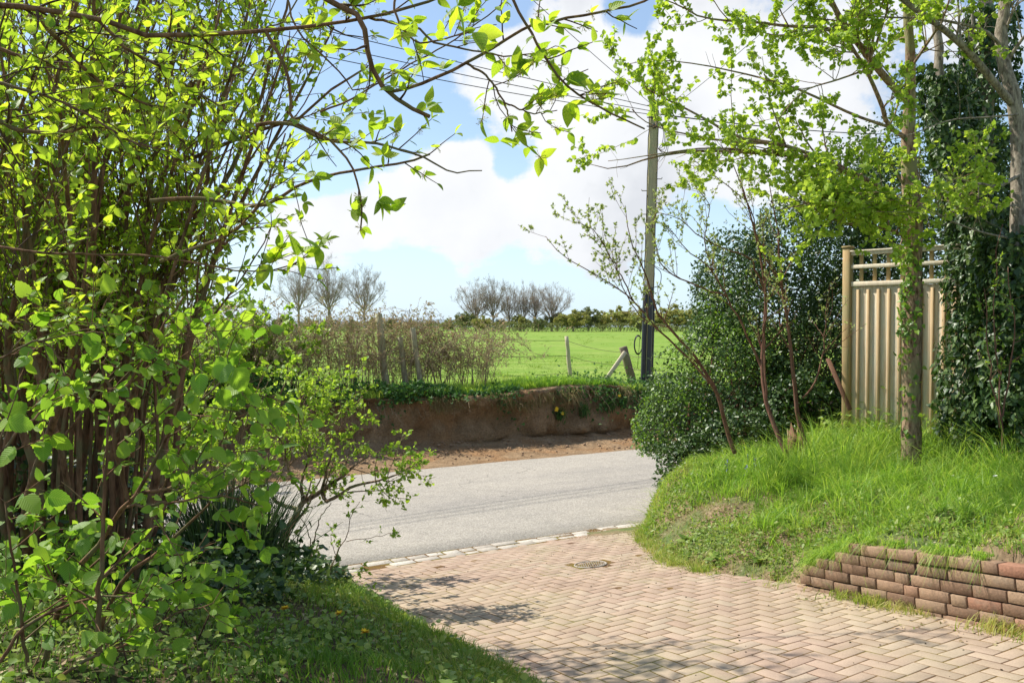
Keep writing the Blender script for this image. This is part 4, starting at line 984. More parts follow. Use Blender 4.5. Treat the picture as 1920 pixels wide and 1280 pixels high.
# mixed dark evergreens behind the fence (beyond it, closing the view)
T = thing('laurel_bush', 'tall dark evergreen bush rising behind the trellis topped fence panel', 'bush', (6.2, 11.8, float(mound_r(6.2, 11.8))))
HB2 = [((5.3, 11.9, 1.6), (1.1, .9, 1.5)), ((6.6, 11.5, 1.7), (1.3, .9, 1.7)), ((5.9, 12.0, 3.1), (1.1, .9, .9)), ((7.6, 11.0, 2.0), (1.2, 1, 2.0)), ((7.0, 11.8, 3.6), (1.0, .9, .9)), ((5.0, 12.3, 3.4), (.9, .8, .8)), ((6.2, 12.2, 4.2), (1.2, .9, .8)), ((8.0, 11.3, 4.0), (1.2, .9, 1.2))]
g = Geo(); mass(g, HB2, 52000, .062, SIM, .22, -.22, 1.8, rough=.45, up=.4, out=1.0); g.build('foliage', M['hedge_leaf'], T)
cp, crr = inner_stems(HB2, [(5.6, 11.9, .2), (6.6, 11.6, .3), (7.4, 11.2, .3)], 34, .04); g = Geo(); tubes(g, cp, crr, 5, cap=False); g.build('stems', M['bark_maple'], T)

# ================================================================ RIGHT: ivy-clad trees
def ivy_tree(name, lab, pix, r0, r1, ivyr, n, bark, size=.062, ivyt=(0, .8), limbs=(), young=0, group=None):
    pts = trace(pix, 30, .01); b0 = pts[0]
    T = thing(name, lab, 'tree', (b0[0], b0[1], float(mound_r(b0[0], b0[1]))), group)
    g = Geo(); rr = rad(1, 30, r0, r1); tubes(g, pts[None], rr, 12); g.build('trunk', bark, T, smooth=True)
    if len(limbs):
        Pl = np.stack([trace(p, K) for p, _, _ in limbs]); Rl = rad(len(limbs), K, [a for _, a, _ in limbs], [b_ for _, _, b_ in limbs])
        limb_parts(T, Pl, Rl, bark)
        c1, r1_ = children(Pl, Rl, 7, .6, (30, 70), .3, 1, 6, .15, .12, .5, .002); c2, r2 = children(c1, r1_, 4, .25, (30, 70), .2, 1, 4, .1, .15, .6, .0013)
        g = Geo(); tubes(g, c1, r1_, 4, cap=False); tubes(g, c2, r2, 3, cap=False); g.build('twigs', bark, T)
    if n:
        g = Geo(); tt_ = ivyt[0] + (ivyt[1] - ivyt[0]) * rng.random(n); p, _, r_ = sample(pts[None], rr, np.zeros(n, int), np.clip(tt_, 0, .999))
        a = rng.uniform(0, 2 * pi, n); off = np.stack([np.cos(a), np.sin(a), np.zeros(n)], 1)
        R = ivyr * (1 - .5 * tt_) * (.75 + .9 * fbm(tt_ * 7, np.cos(a) * 1.2, np.sin(a) * 1.2, 17) + .35 * fbm(tt_ * 22, np.cos(a) * 3, np.sin(a) * 3, 18)) * (1 - np.abs(rng.normal(0, .22, n)))
        p = p + off * (r_ + np.maximum(R, .01))[:, None]; k = fbm(p[:, 0] * 3, p[:, 1] * 3, p[:, 2] * 3, 27) > -.24; p, off = p[k], off[k]; m = len(p)
        leaves(g, p, norm(rng.normal(size=(m, 3)) * .5 + [0, 0, -.8] + off * .3), norm(off + rng.normal(size=(m, 3)) * .45 + [0, 0, .35]), rng.uniform(.5, 1.25, m) * size, IVY)
        g.build('ivy', M['ivy_leaf'], T)
    return T
ivy_tree('ivy_tree', 'ivy smothered trunk immediately right of the fence panel, leafy from foot to crown', [(1850, 885, 8.7), (1845, 760, 8.7), (1850, 560, 8.8), (1822, 400, 8.9), (1785, 300, 9.0), (1765, 150, 9.1), (1755, 40, 9.2), (1745, -150, 9.3)], .09, .03, .38, 15000, M['bark_grey'], .06, (0, .74))
ivy_tree('ivy_tree', 'forked grey tree at the right edge with bare upper branches above an ivy wrapped trunk', [(1930, 950, 7.9), (1925, 760, 8.0), (1918, 560, 8.1), (1912, 400, 8.2), (1909, 262, 8.3), (1902, 177, 8.3), (1883, 120, 8.4), (1878, 59, 8.4), (1885, -20, 8.5), (1890, -200, 8.6)], .12, .035, .42, 12000, M['bark_grey'], .07, (0, .42),
         [([(1879, 90, 8.4), (1850, 60, 8.3), (1800, 45, 8.2), (1740, 35, 8.1), (1650, 32, 8.0), (1580, 20, 8.0)], .018, .005),
          ([(1902, 200, 8.3), (1860, 150, 8.2), (1817, 98, 8.1), (1765, 52, 8.0), (1720, 20, 7.9), (1686, -6, 7.9), (1640, -50, 7.8)], .040, .020),
          ([(1884, 125, 8.4), (1905, 90, 8.3), (1930, 60, 8.2), (1980, 20, 8.2)], .02, .008), ([(1885, 60, 8.4), (1900, 20, 8.3), (1925, -30, 8.3)], .015, .006),
          ([(1912, 328, 8.2), (1870, 350, 8.1), (1830, 345, 8.0), (1780, 380, 7.9)], .02, .004), ([(1909, 215, 8.2), (1850, 220, 8.1), (1780, 226, 8.0), (1700, 255, 7.9), (1650, 265, 7.9)], .010, .003),
          ([(1905, 385, 8.1), (1850, 388, 8.0), (1805, 390, 7.9), (1790, 380, 7.9)], .007, .003), ([(1915, 450, 8.0), (1860, 440, 7.8), (1810, 425, 7.7), (1740, 395, 7.6), (1715, 375, 7.6)], .012, .003)])
ivy_tree('ivy_tree', 'grey multi stemmed tree behind with ivy climbing towards the top right of the view', [(1850, 880, 9.9), (1850, 600, 9.9), (1850, 300, 10), (1848, 138, 10), (1850, 0, 10), (1856, -200, 10)], .14, .06, .42, 11000, M['bark_grey'], .065, (0, .80),
         [([(1850, 200, 10), (1830, 100, 9.9), (1822, 0, 9.8), (1815, -80, 9.8)], .03, .012), ([(1850, 110, 10), (1876, 40, 9.9), (1895, -20, 9.9)], .03, .01), ([(1850, 250, 10), (1815, 150, 10), (1800, 60, 10), (1795, -30, 10)], .02, .01)])
# ivy mass closing the right edge, low dead growth
T = thing('ivy_bush', 'heap of dark ivy and dry stems at the far right edge of the verge', 'bush', (5.0, 7.9, float(mound_r(5.0, 7.9))))
IB = [((4.95, 7.7, 1.05), (.5, .5, .75)), ((5.4, 7.9, 1.7), (.7, .6, 1.0)), ((4.95, 8.4, .75), (.45, .4, .55)), ((5.6, 7.2, .9), (.6, .6, .8)), ((4.85, 7.4, .55), (.25, .3, .35))]
g = Geo(); mass(g, IB, 14000, .068, IVY, .15, -.3, 2.2, rough=.3, out=1.2); g.build('foliage', M['ivy_leaf'], T)
cp, crr = inner_stems(IB, [(5.0, 7.8, .35), (4.8, 7.5, .3)], 40, .02); g = Geo(); tubes(g, cp, crr, 5, cap=False)
c2, r2 = children(cp, crr, 5, .4, (30, 80), .3, 1, 5, -.1, .2, .6, .0015); tubes(g, c2, r2, 3, cap=False); g.build('stems', M['bark_plum'], T)
g = Geo(); leaf_on(g, c2, r2, 2, .045, SIM, .3, 1, 0, .6); g.build('young_leaves', M['hedge_new'], T)
# thin bright regrowth in front of the ivy
T = thing('elder_sapling', 'small sapling with sparse yellow green leaves in front of the ivy', 'sapling', (*P(1880, 800, 7.6)[:2], float(mound_r(*P(1880, 800, 7.6)[:2]))))
Ps = np.stack([trace(p, 10, .01) for p in ([(1880, 850, 7.6), (1872, 700, 7.6), (1865, 560, 7.6), (1880, 420, 7.6)], [(1875, 800, 7.6), (1850, 640, 7.5), (1845, 540, 7.5)], [(1880, 780, 7.6), (1900, 620, 7.5), (1890, 500, 7.5)])]); Rs = rad(3, 10, .009, .003)
g = Geo(); tubes(g, Ps, Rs, 5); c1, r1 = children(Ps, Rs, 10, .3, (40, 80), .25, 1, 5, .1, .1, .6, .0015); tubes(g, c1, r1, 3, cap=False); g.build('stems', M['bark_plum'], T)
g = Geo(); leaf_on(g, c1, r1, 6, .04, LOB, .2, 1, .1, .7); g.build('foliage', M['thorn_leaf'], T)
# weeds under the fence
g = Geo()
n = 900; u = rng.uniform(-.3, 1.7, n); p = A[None] + fd * u[:, None] + fn * np.abs(rng.normal(.12, .16, (n, 1))); z = mound_r(p[:, 0], p[:, 1]) + rng.gamma(2, .07, n)
leaves(g, np.column_stack([p, z]), norm(rng.normal(size=(n, 3)) * [1, 1, .4]), norm(rng.normal(size=(n, 3)) * .4 + [0, 0, 1]), rng.uniform(.04, .09, n), OV)
tag(g.build('ground_weeds', M['weed']), 'leafy weeds growing against the foot of the fence panel', kind='stuff')

# broad-leaved weeds on the verge slope
def rosette(x, y, zf, n, L, m, name, lab, cat, group=None, tilt=.6, w=OVB):
    z = float(zf(x, y)); T = tag(None or bpy.data.objects.new(name, None), lab, cat, group); col.objects.link(T); T.location = (x, y, z)
    a = rng.uniform(0, 2 * pi, n); d = np.stack([np.cos(a), np.sin(a), rng.uniform(.1, tilt * 2, n)], 1); nn = norm(np.stack([-np.cos(a) * .5, -np.sin(a) * .5, np.ones(n)], 1) + rng.normal(0, .2, (n, 3)))
    g = Geo(); leaves(g, np.tile([x, y, z], (n, 1)) + rng.normal(0, .015, (n, 3)) * [1, 1, 0], d, nn, rng.uniform(.6, 1.15, n) * L, w); g.build('leaves', m, T); return T
for (px, py, d_, L, lab) in ((1432, 1085, 6.75, .20, 'lowest'), (1345, 1030, 7.5, .13, 'b'), (1425, 1000, 7.2, .14, 'c'), (1535, 1035, 6.7, .13, 'd'), (1290, 985, 8.2, .12, 'e'), (1480, 930, 7.6, .14, 'f')):
    p = P(px, py, d_)
    labs = {'lowest': 'largest broad leaved dock weed at the foot of the verge beside the brick wall', 'b': 'dock weed low on the slope left of the largest one', 'c': 'dock weed just above the largest one on the slope', 'd': 'dock weed on the verge just above the end of the wall', 'e': 'small dock weed near the drive mouth corner of the verge', 'f': 'dock weed high on the verge below the red stems'}
    rosette(p[0], p[1], mound_r, 16, L, M['weed'], 'dock_weed', labs[lab], 'weed', 'dock weeds on the verge slope')
x, y = pts_in(RPOLY, 42000, 1.3, 4, 5, 12.2); k = (dr(x, y) < 1.6) & ~((y < 6.6) & (dr(x, y) < .15)) & ((fbm(x * 2, y * 2, 0, 66) > -.05) | ((y > 8.8) & (dr(x, y) < .6))); x, y = x[k], y[k]; n = len(x)
g = Geo(); leaves(g, np.stack([x, y, mound_r(x, y) + rng.gamma(1.5, .022, n)], 1), norm(rng.normal(size=(n, 3)) * [1, 1, .5]), norm(rng.normal(size=(n, 3)) * .5 + [0, 0, 1]), rng.uniform(.015, .05, n), SIM)
tag(g.build('ground_cover', M['weed']), 'low leafy weeds and moss creeping over the slope of the right verge', kind='stuff')
n = 3000; t_ = rng.uniform(-.5, 10, n); x, y = xy(S0 + .35 + rng.random(n) * .9, t_); k = inpoly(x, y, RPOLY)
x, y = pts_in(RPOLY, 26000, 1.3, 4.5, 4, 12); k = (dr(x, y) < 1.9) & (dr(x, y) > .03) & ~((y < 6.6) & (dr(x, y) < .15)) & (rng.random(len(x)) < .3 + (fbm(x * 2, y * 2, 0, 66) < 0) * .7); x, y = x[k], y[k]
g = Geo(); n = len(x); blades(g, np.stack([x, y, mound_r(x, y)], 1), rng.uniform(.02, .09, n), np.full(n, .0026), np.column_stack([rng.normal(0, 1.1, (n, 2)), rng.uniform(-.7, .3, n)]), 1.); tag(g.build('dead_grass', M['grass_dry']), 'matted straw and dead grass lying on the slope of the right verge', kind='stuff')
# dead leaves
def litter(name, x, y, zf, s, lab):
    n = len(x); g = Geo(); leaves(g, np.stack([x, y, zf(x, y) + .012], 1), norm(rng.normal(size=(n, 3)) * [1, 1, .2]), norm(rng.normal(size=(n, 3)) * .4 + [0, 0, 1]), rng.uniform(.5, 1.2, n) * s, SIM)
    tag(g.build(name, M['bramble_leaf']), lab, kind='stuff')
n = 260; u = rng.uniform(0, WL, n); p = WA[None] + wd * u[:, None] + wn_ * np.abs(rng.normal(.16, .12, (n, 1))); litter('leaf_litter', p[:, 0], p[:, 1], drive, .032, 'dry fallen leaves lying along the foot of the wall')
x, y = pts_in(RPOLY, 2600, 1.3, 3.5, 5, 12); k = (dr(x, y) < 1.5) & ~((y < 6.6) & (dr(x, y) < .15)); litter('leaf_litter', x[k], y[k], mound_r, .035, 'dry leaves and clods caught on the slope of the right verge')
x, y = pts_in(LPOLY, 3500, -5, 1, 3, 8); litter('leaf_litter', x, y, mound_l, .04, 'brown fallen leaves lying under the left hand shrubs')

# ================================================================ flowers
def dandelion(p, lab, zf, grp, h=.05, r=.02, m='yellow'):
    x, y = float(p[0]), float(p[1]); z = float(zf(x, y))
    T = bpy.data.objects.new('dandelion', None); col.objects.link(T); T.location = (x, y, z); tag(T, lab, 'flower', grp)
    g = Geo(); tubes(g, resample([(x, y, z), (x + .004, y, z + h / 2), (x, y - .004, z + h)], 4)[None], np.full((1, 4), .0022), 5); g.build('stalk', M['weed'], T)
    g = Geo(); n = 46; a = rng.uniform(0, 2 * pi, n); e = rng.uniform(.0, 1.2, n)
    leaves(g, np.tile([x, y, z + h], (n, 1)), np.stack([np.cos(a), np.sin(a), e], 1), np.tile([0, 0, 1.], (n, 1)), rng.uniform(.7, 1.1, n) * r, SIMN); g.build('petals', M[m], T)
def ground_hit(px, py, zf, lo=3., hi=30.):
    for d in np.linspace(lo, hi, 900):
        p = P(px, py, d)
        if p[2] <= float(zf(p[0], p[1])): return p
    return P(px, py, hi)
dandelion(ground_hit(534, 1172, mound_l), 'yellow dandelion furthest from the drive on the left verge', mound_l, 'dandelions', .085, .027)
dandelion(ground_hit(636, 1182, mound_l), 'yellow dandelion in the middle of the left verge', mound_l, 'dandelions', .085, .027)
dandelion(ground_hit(684, 1222, mound_l), 'yellow dandelion closest to the brick drive on the left verge', mound_l, 'dandelions', .085, .027)
dandelion(ground_hit(1607, 925, mound_r), 'yellow dandelion in the grass left of the maple foot', mound_r, 'dandelions', .09, .03)
for i, (px, py, lab) in enumerate(((1785, 925, 'white daisy clump in the long grass right of the maple'), (1797, 930, 'smaller white daisy just right of the first clump'), (1866, 930, 'white daisy in the grass near the right edge'))):
    dandelion(ground_hit(px, py, mound_r), lab, mound_r, 'white flowers on the verge', .15, .022, 'white')
for i, (px, py, lab) in enumerate(((1398, 865, 'bluebell spike at the foot of the dark hedge'), (1413, 875, 'bluebell spike right beside the plum stems'), (1396, 893, 'bluebell spike lowest on the grassy verge'), (1360, 882, 'bluebell spike furthest left under the hedge'))):
    p = ground_hit(px, py + 20, mound_r); x, y = p[0], p[1]; z = float(mound_r(x, y)); T = thing('bluebell', lab, 'flower', (x, y, z), 'bluebells')
    g = Geo(); tubes(g, resample([(x, y, z), (x, y, z + .12), (x + .03, y, z + .22)], 5)[None], np.full((1, 5), .003), 5); g.build('stalk', M['weed'], T)
    g = Geo(); n = 14; leaves(g, np.stack([np.full(n, x + .015), np.full(n, y), z + rng.uniform(.12, .23, n)], 1), norm(rng.normal(size=(n, 3)) + [0, 0, -.6]), rng.normal(size=(n, 3)), np.full(n, .026), SIM); g.build('bells', M['blue'], T)

# ================================================================ POLE AND WIRES
pb_, pt = P(1211, 742, 22.), P(1226.5, 192, 22.)
T = thing('telegraph_pole', 'tall weathered wooden telegraph pole with black cable guards beside the field', 'pole', pb_)
axis = lambda t: pb_ + (pt - pb_) * t
g = Geo(); tubes(g, np.stack([axis(t) for t in np.linspace(-.05, 1, 24)])[None], rad(1, 24, .150, .118), 18); shaft = g.build('shaft', M['pole'], T, smooth=True)
g = Geo(); c = axis(1.0); tubes(g, np.stack([c + [0, 0, -.06], c + [0, 0, .01], c + [0, 0, .03]])[None], np.array([[.135, .135, .10]]), 18); g.build('cap', M['steel'], T, smooth=True).parent = shaft
HP = np.linalg.norm(pt - pb_)
for dx, dy, r, t1 in ((-.105, -.115, .062, .36), (.035, -.16, .058, .37), (.13, -.07, .03, .33)):
    g = Geo(); tubes(g, np.stack([axis(t) + [dx, dy, 0] for t in np.linspace(.0, t1, 8)])[None], np.full((1, 8), r), 12); g.build('cable_guard', M['black'], T, smooth=True)
g = Geo(); tubes(g, np.stack([axis(t) + [-.13, -.07, 0] for t in np.linspace(.3, .97, 30)])[None] + rng.normal(0, .006, (1, 30, 3)), np.full((1, 30), .012), 5)
tubes(g, np.stack([axis(t) + [.11, -.09, 0] for t in np.linspace(.3, .97, 30)])[None] + rng.normal(0, .006, (1, 30, 3)), np.full((1, 30), .009), 5)
for q in range(5):
    a_ = .55 + q * .05; tubes(g, resample([axis(.93) + [.13, -.1, 0], axis(.90) + [.24 + .03 * q, -.1, 0], axis(.86 - .01 * q) + [.22 + .03 * q, -.1, 0], axis(.84) + [.12, -.1, 0]], 12)[None], np.full((1, 12), .008), 5)
tubes(g, resample([axis(.44) + [.12, -.1, 0], axis(.42) + [.28, -.1, 0], axis(.38) + [.26, -.1, 0], axis(.37) + [.1, -.1, 0]], 12)[None], np.full((1, 12), .010), 5)
g.build('cables', M['cable'], T)
g = Geo()
for q in range(5):
    c = axis(.175) + np.array([-.24, -.05, 0]); a = np.linspace(pi * .25, pi * 1.85, 22)
    tubes(g, np.stack([c[0] + (.15 + .006 * q) * np.cos(a) * .6, c[1] + .012 * q + 0 * a, c[2] + (.22 + .008 * q) * np.sin(a)], 1)[None], np.full((1, 22), .007), 6)
g.build('cable_coil', M['cable'], T)
for t_ in (.985, .945, .915):
    g = Geo(); box(g, axis(t_) + [0, -.135, 0], (.10, .08, .11), None, 0, .012); tubes(g, np.stack([axis(t_) + [-.19, -.12, .0], axis(t_) + [.19, -.12, .0]])[None], np.full((1, 2), .014), 6); g.build('bracket', M['black'], T)
for s_, t_ in ((-1, .46), (1, .50), (-1, .62), (1, .66), (1, .74), (-1, .70)):
    g = Geo(); tubes(g, np.stack([axis(t_) + [s_ * .1, 0, 0], axis(t_) + [s_ * .25, 0, 0], axis(t_) + [s_ * .26, 0, .04]])[None], np.full((1, 3), .012), 6); g.build('step_bolt', M['steel'], T)
g = Geo(); box(g, axis(.385) + [-.14, -.15, 0], (.1, .07, .12), None, 0, .01); g.build('junction_box', M['white'], T)
g = Geo(); box(g, axis(.61) + [-.02, -.15, 0], (.12, .01, .05), None, 0, .0); g.build('sign_plate', M['white'], T)
p = P(1213, 742, 21.6); x, y = p[0], p[1]; g = Geo(); a = np.arange(10) * 2 * pi / 10; z = p[2] - .05
tubes(g, np.array([[x, y, z], [x, y, z + .2], [x, y, z + .27]])[None], np.array([[.09, .06, .02]]), 12); tag(g.build('marker_cap', M['white'], loc=(x, y, z)), 'small off white plastic marker at the foot of the telegraph pole', 'marker')
def wire(name, a, b, sag, r, lab, grp='overhead wires', n=26, m=None, cat='wire'):
    u = np.linspace(0, 1, n)[:, None]; p = a * (1 - u) + b * u; p[:, 2] -= sag * 4 * (u * (1 - u))[:, 0]
    g = Geo(); tubes(g, p[None], np.full((1, n), r), 5); return tag(g.build(name, m or M['cable'], loc=tuple(a)), lab, cat, grp)
wt = P(1221, 206, 22)
for dy, sg, lab in ((0, .25, 'lowest of the overhead wires running left from the telegraph pole'), (.09, .16, 'middle overhead wire running left from the telegraph pole'), (.20, .05, 'topmost of the overhead wires running left from the telegraph pole')):
    wire('overhead_wire', wt + [0, 0, dy - .12], P(-260, -105 - dy * 260, 13), sg, .0095, lab)
wire('overhead_wire', P(1222, 196, 22), P(640, -340, 12), .1, .007, 'thin overhead wire rising steeply left over the drive')
wire('overhead_wire', P(1232, 222, 22), P(1560, -60, 14), .1, .006, 'thin overhead wire rising right behind the maple')
wire('overhead_wire', P(1232, 214, 22), P(1900, 236, 48), .5, .018, 'overhead wire running level to the right behind the trees')
wire('stay_wire', P(1226, 250, 22) + [.1, 0, 0], P(1195, 690, 25), 0, .007, 'thin steel stay wire dropping from the top of the telegraph pole')

# ================================================================ field fence
def post(name, pix, mat_, r, lab, sq=False, grp='old field fence posts', bury=.1):
    (x0, y0, d0), (x1, y1, d1) = pix; a, b = P(x0, y0, d0), P(x1, y1, d1); a = a - (b - a) / np.linalg.norm(b - a) * bury
    T = thing(name, lab, 'post', a, grp); g = Geo(); n = 7; u = np.linspace(0, 1, n)[:, None]
    p = a * (1 - u) + b * u; p[1:-1] += rng.normal(0, .006, (n - 2, 3)); rr = np.linspace(r, r * .9, n) * (1 + .03 * rng.normal(size=n))
    if sq:
        d = (b - a); L = np.linalg.norm(d); z_ = d / L; x_ = norm(np.cross([0, 1, 0], z_)); y_ = np.cross(z_, x_); box(g, (a + b) / 2, (r * 2, r * 2, L), np.stack([x_, y_, z_], 1), .5, .015)
    else: tubes(g, p[None], rr[None], 10)
    g.build('shaft', mat_, T, smooth=not sq); return T, a, b
T1, a1, b1 = post('fence_post', [(1069, 706, 25), (1062, 630, 25)], M['palepost'], .062, 'upright pale fence post standing alone in the field edge')
T2, a2, b2 = post('strainer_post', [(1186, 716, 24), (1168, 650, 24)], M['oldpost'], .105, 'thick leaning square strainer post close to the telegraph pole', True)
c0, c1_ = P(1131, 719, 23.3), P(1172, 660, 23.8); g = Geo(); d = c1_ - c0; L = np.linalg.norm(d); z_ = d / L; x_ = norm(np.cross([0, 1, 0], z_)); y_ = np.cross(z_, x_); box(g, (c0 + c1_) / 2, (.11, .10, L), np.stack([x_, y_, z_], 1), .8, .012)
tag(g.build('prop_strut', M['palepost'], loc=tuple(c0)), 'pale slanting timber prop leaning against the strainer post', 'strut')
T3, a3, b3 = post('fence_post', [(722, 712, 18.7), (710, 588, 18.7)], M['pole'], .085, 'tallest old fence post rising above the brambles')
T4, a4, b4 = post('fence_post', [(760, 712, 18.9), (750, 632, 18.9)], M['pole'], .07, 'middle of the three old posts in the brambles')
T5, a5, b5 = post('fence_post', [(787, 712, 18.8), (774, 614, 18.8)], M['pole'], .062, 'dark post rightmost of the three in the brambles')
for f_, lab in ((.9, 'top'), (.55, 'middle'), (.16, 'bottom')):
    for A_, B_, w_ in ((a3 + (b3 - a3) * f_ * .85, a1 + (b1 - a1) * f_, 'between the brambles and the pale post'), (a1 + (b1 - a1) * f_, a2 + (b2 - a2) * f_ * .95, 'between the pale post and the strainer post'), (a2 + (b2 - a2) * f_ * .95, axis(0) + (pt - pb_) * (.02 + .13 * f_) + [.0, .12, 0], 'between the strainer post and the telegraph pole'), (axis(0) + (pt - pb_) * (.02 + .13 * f_) + [0, .12, 0], P(1420, 745 - 75 * f_, 21), 'between the telegraph pole and the hedge')):
        wire('barbed_wire', A_, B_, .07, .006, lab + ' barbed wire ' + w_, 'barbed wire strands of the field fence', 14, M['rust'])

# ================================================================ brambles on the bank
def bramble(i, t0, s0, wdt, h, n, lab):
    x0, y0 = xy(s0, t0); z0 = float(field_z(x0, y0)); T = thing('bramble_bush', lab, 'bush', (float(x0), float(y0), z0), 'bramble thicket on the bank')
    L = []
    n = int(n * 1.4); h = h * 1.08
    for _ in range(n):
        tt_ = t0 + rng.normal(0, wdt * .42); s_ = s0 + rng.normal(0, .3); hh = h * rng.uniform(.45, 1.08); dt = rng.normal(0, .85); ds = rng.normal(0, .35)
        zz = float(field_z(*xy(s_, tt_)))
        q = [(*xy(s_, tt_), zz - .05), (*xy(s_ + ds * .3, tt_ + dt * .25), zz + hh * .6), (*xy(s_ + ds * .7, tt_ + dt * .7), zz + hh), (*xy(s_ + ds, tt_ + dt * 1.3), zz + hh * rng.uniform(.45, 1.0))]
        L.append(resample([[float(w) for w in p] for p in q], 12))
    Pc = np.stack(L); Rc = rad(n, 12, rng.uniform(.005, .011, n), .0025)
    g = Geo(); tubes(g, Pc, Rc, 4, cap=False); c1, r1 = children(Pc, Rc, 9, .5, (30, 85), .2, 1, 6, .0, .25, .7, .003); tubes(g, c1, r1, 3, cap=False)
    c2, r2 = children(c1, r1, 2, .2, (30, 80), .2, 1, 4, .0, .2, .7, .0025); tubes(g, c2, r2, 3, cap=False); g.build('canes', M['bramble_cane'], T)
    g = Geo(); leaf_on(g, c1, r1, 5, .05, SIM, .3, 1, 0, .5, keep=lambda p: rng.random(len(p)) < np.clip((p[:, 2] - z0) / h, .18, 1)); leaf_on(g, c2, r2, 5, .045, SIM, .2, 1, 0, .5, keep=lambda p: rng.random(len(p)) < np.clip((p[:, 2] - z0) / h - .1, .1, 1)); g.build('leaves', M['bramble_leaf'], T)
for i, (t0, s0, w_, h, n, lab) in enumerate(((-1.2, 17.6, 1.8, 1.9, 70, 'dense tangle of bramble half hidden at the far left of the bank'), (1.0, 17.7, 1.7, 1.75, 70, 'reddish bramble tangle left of the tall old post'), (3.0, 17.7, 1.5, 1.65, 55, 'dry bramble bush just left of the three old posts'), (4.9, 17.7, 1.5, 1.75, 60, 'bramble bush growing round the three old posts'), (6.6, 17.8, 1.4, 1.7, 55, 'bramble bush right of the three old posts'), (8.2, 17.8, 1.3, 1.5, 48, 'bramble bush nearest the open gap in the fence'), (9.3, 17.7, .6, 1.15, 16, 'last arching bramble spray before the open field'))):
    bramble(i, t0, s0, w_, h, n, lab)
# dark nettles and cow parsley under the brambles
n = 24000; t_ = rng.uniform(-6, 9.5, n); h_ = np.interp(t_, [-6, 1, 4, 6, 9.5], [.85, .85, .7, .45, .22]); x, y = xy(16.75 + rng.normal(0, .28, n) + .25 * np.sin(t_ * .45), t_)
k = fbm(x * 1.6, y * 1.6, 0, 55) > -.2; x, y, h_ = x[k], y[k], h_[k]; n = len(x); g = Geo()
z = field_z(x, y) - .12 + h_ * rng.beta(1.5, 1.2, n) * (1 + .8 * fbm(x * 2, y * 2, 0, 56)); leaves(g, np.stack([x, y, z], 1), norm(rng.normal(size=(n, 3)) + [0, 0, -.1]), norm(rng.normal(size=(n, 3)) * .6 + [0, 0, .8]), rng.uniform(.05, .12, n), LOB)
tag(g.build('nettles', M['nettle']), 'dark green nettles and cow parsley crowding the top of the bank', kind='stuff')
# tufts and dandelions on the bank face
for (px, py, lab) in ((1050, 782, 'dandelion clump with yellow heads on the bare face of the bank'), (1095, 775, 'green tuft right of the dandelion clump on the bank face'), (1140, 765, 'wide green tuft on the bank face below the strainer post'), (1165, 760, 'green tuft with one yellow flower near the bank end')):
    p = P(px, py, 20.2 + (px - 1050) * .008); s_, t_ = st(p[0], p[1]); p = P(px, py, 19.5); 
    for d in np.linspace(17, 23, 120):
        q = P(px, py, d); s_, t_ = st(q[0], q[1])
        if s_ > 16.25 + .25 * sin(t_ * .45): p = q; break
    T = thing('grass_tuft', lab, 'plant', p, 'green tufts on the bank face'); n = 110; g = Geo()
    blades(g, np.tile(p, (n, 1)) + rng.normal(0, .07, (n, 3)), rng.uniform(.12, .3, n), np.full(n, .009), np.concatenate([rng.normal(0, .6, (n, 2)) - nR * .4, np.full((n, 1), -.1)], 1), .9); g.build('blades', M['nettle'], T)
    if 'yellow' in lab:
        for q in range(3 if 'heads' in lab else 1):
            g = Geo(); c = p + np.array([rng.uniform(-.16, .16), -.12, rng.uniform(.1, .25)]); a = rng.uniform(0, 6.28, 14); leaves(g, np.tile(c, (14, 1)), np.stack([np.cos(a), np.sin(a) * .4 - .3, np.sin(a)], 1), np.tile([0, -1., .2], (14, 1)), np.full(14, .045), SIM); g.build('flower', M['yellow'], T)
g = Geo(); n = 1500; t_ = rng.uniform(-6, 20, n); f_ = rng.random(n)**.7
for q in range(n):
    s__ = 14.2 + 2.2 * f_[q]; x, y = xy(s__, t_[q]); sz = rng.uniform(.012, .05) * (1.6 if rng.random() < .12 else 1); zz = np.interp(s__, [13.9, 14.6, 15.8, 16.2, 16.5], [-1.0, -.985, -.9, -.84, -.55]); box(g, (float(x), float(y), float(zz) + sz * .2), (sz, sz * rng.uniform(.6, 1), sz * .6), rotz(rng.uniform(0, 3)), rng.random(), sz * .2)
tag(g.build('clods', M['gravel2']), 'crumbled clods of earth and small stones fallen along the foot of the bank', kind='stuff')
g = Geo(); n = 260; t_ = rng.uniform(-5, 15, n); st0 = np.stack([*xy(16.36 + .25 * np.sin(t_ * .45), t_), top_z(t_) - rng.uniform(.02, .3, n)], 1); st0 = np.concatenate([st0], 0)
dv = np.concatenate([-nR * rng.uniform(.1, .9, (n, 1)) + rng.normal(0, .3, (n, 2)), -rng.uniform(.5, 1.2, (n, 1))], 1) * rng.uniform(.1, .38, (n, 1)); Pr = np.stack([st0, st0 + dv * .4 + rng.normal(0, .02, (n, 3)) - np.array([*nR, 0]) * .05, st0 + dv * .75 - np.array([*nR, 0]) * .06, st0 + dv], 1)
tubes(g, Pr, rad(n, 4, rng.uniform(.003, .009, n), .0015), 4, cap=False); tag(g.build('roots', M['bramble_cane']), 'thin exposed roots dangling from the cut face of the bank', kind='stuff')
n = 5200; t_ = rng.uniform(-5, 16, n); s__ = 16.33 + rng.normal(0, .07, n) + .25 * np.sin(t_ * .45); k = fbm(t_ * 1.1, 4, 0, 93) + rng.normal(0, .06, n) > .1; t_, s__ = t_[k], s__[k]; n = len(t_); x, y = xy(s__, t_); g = Geo()
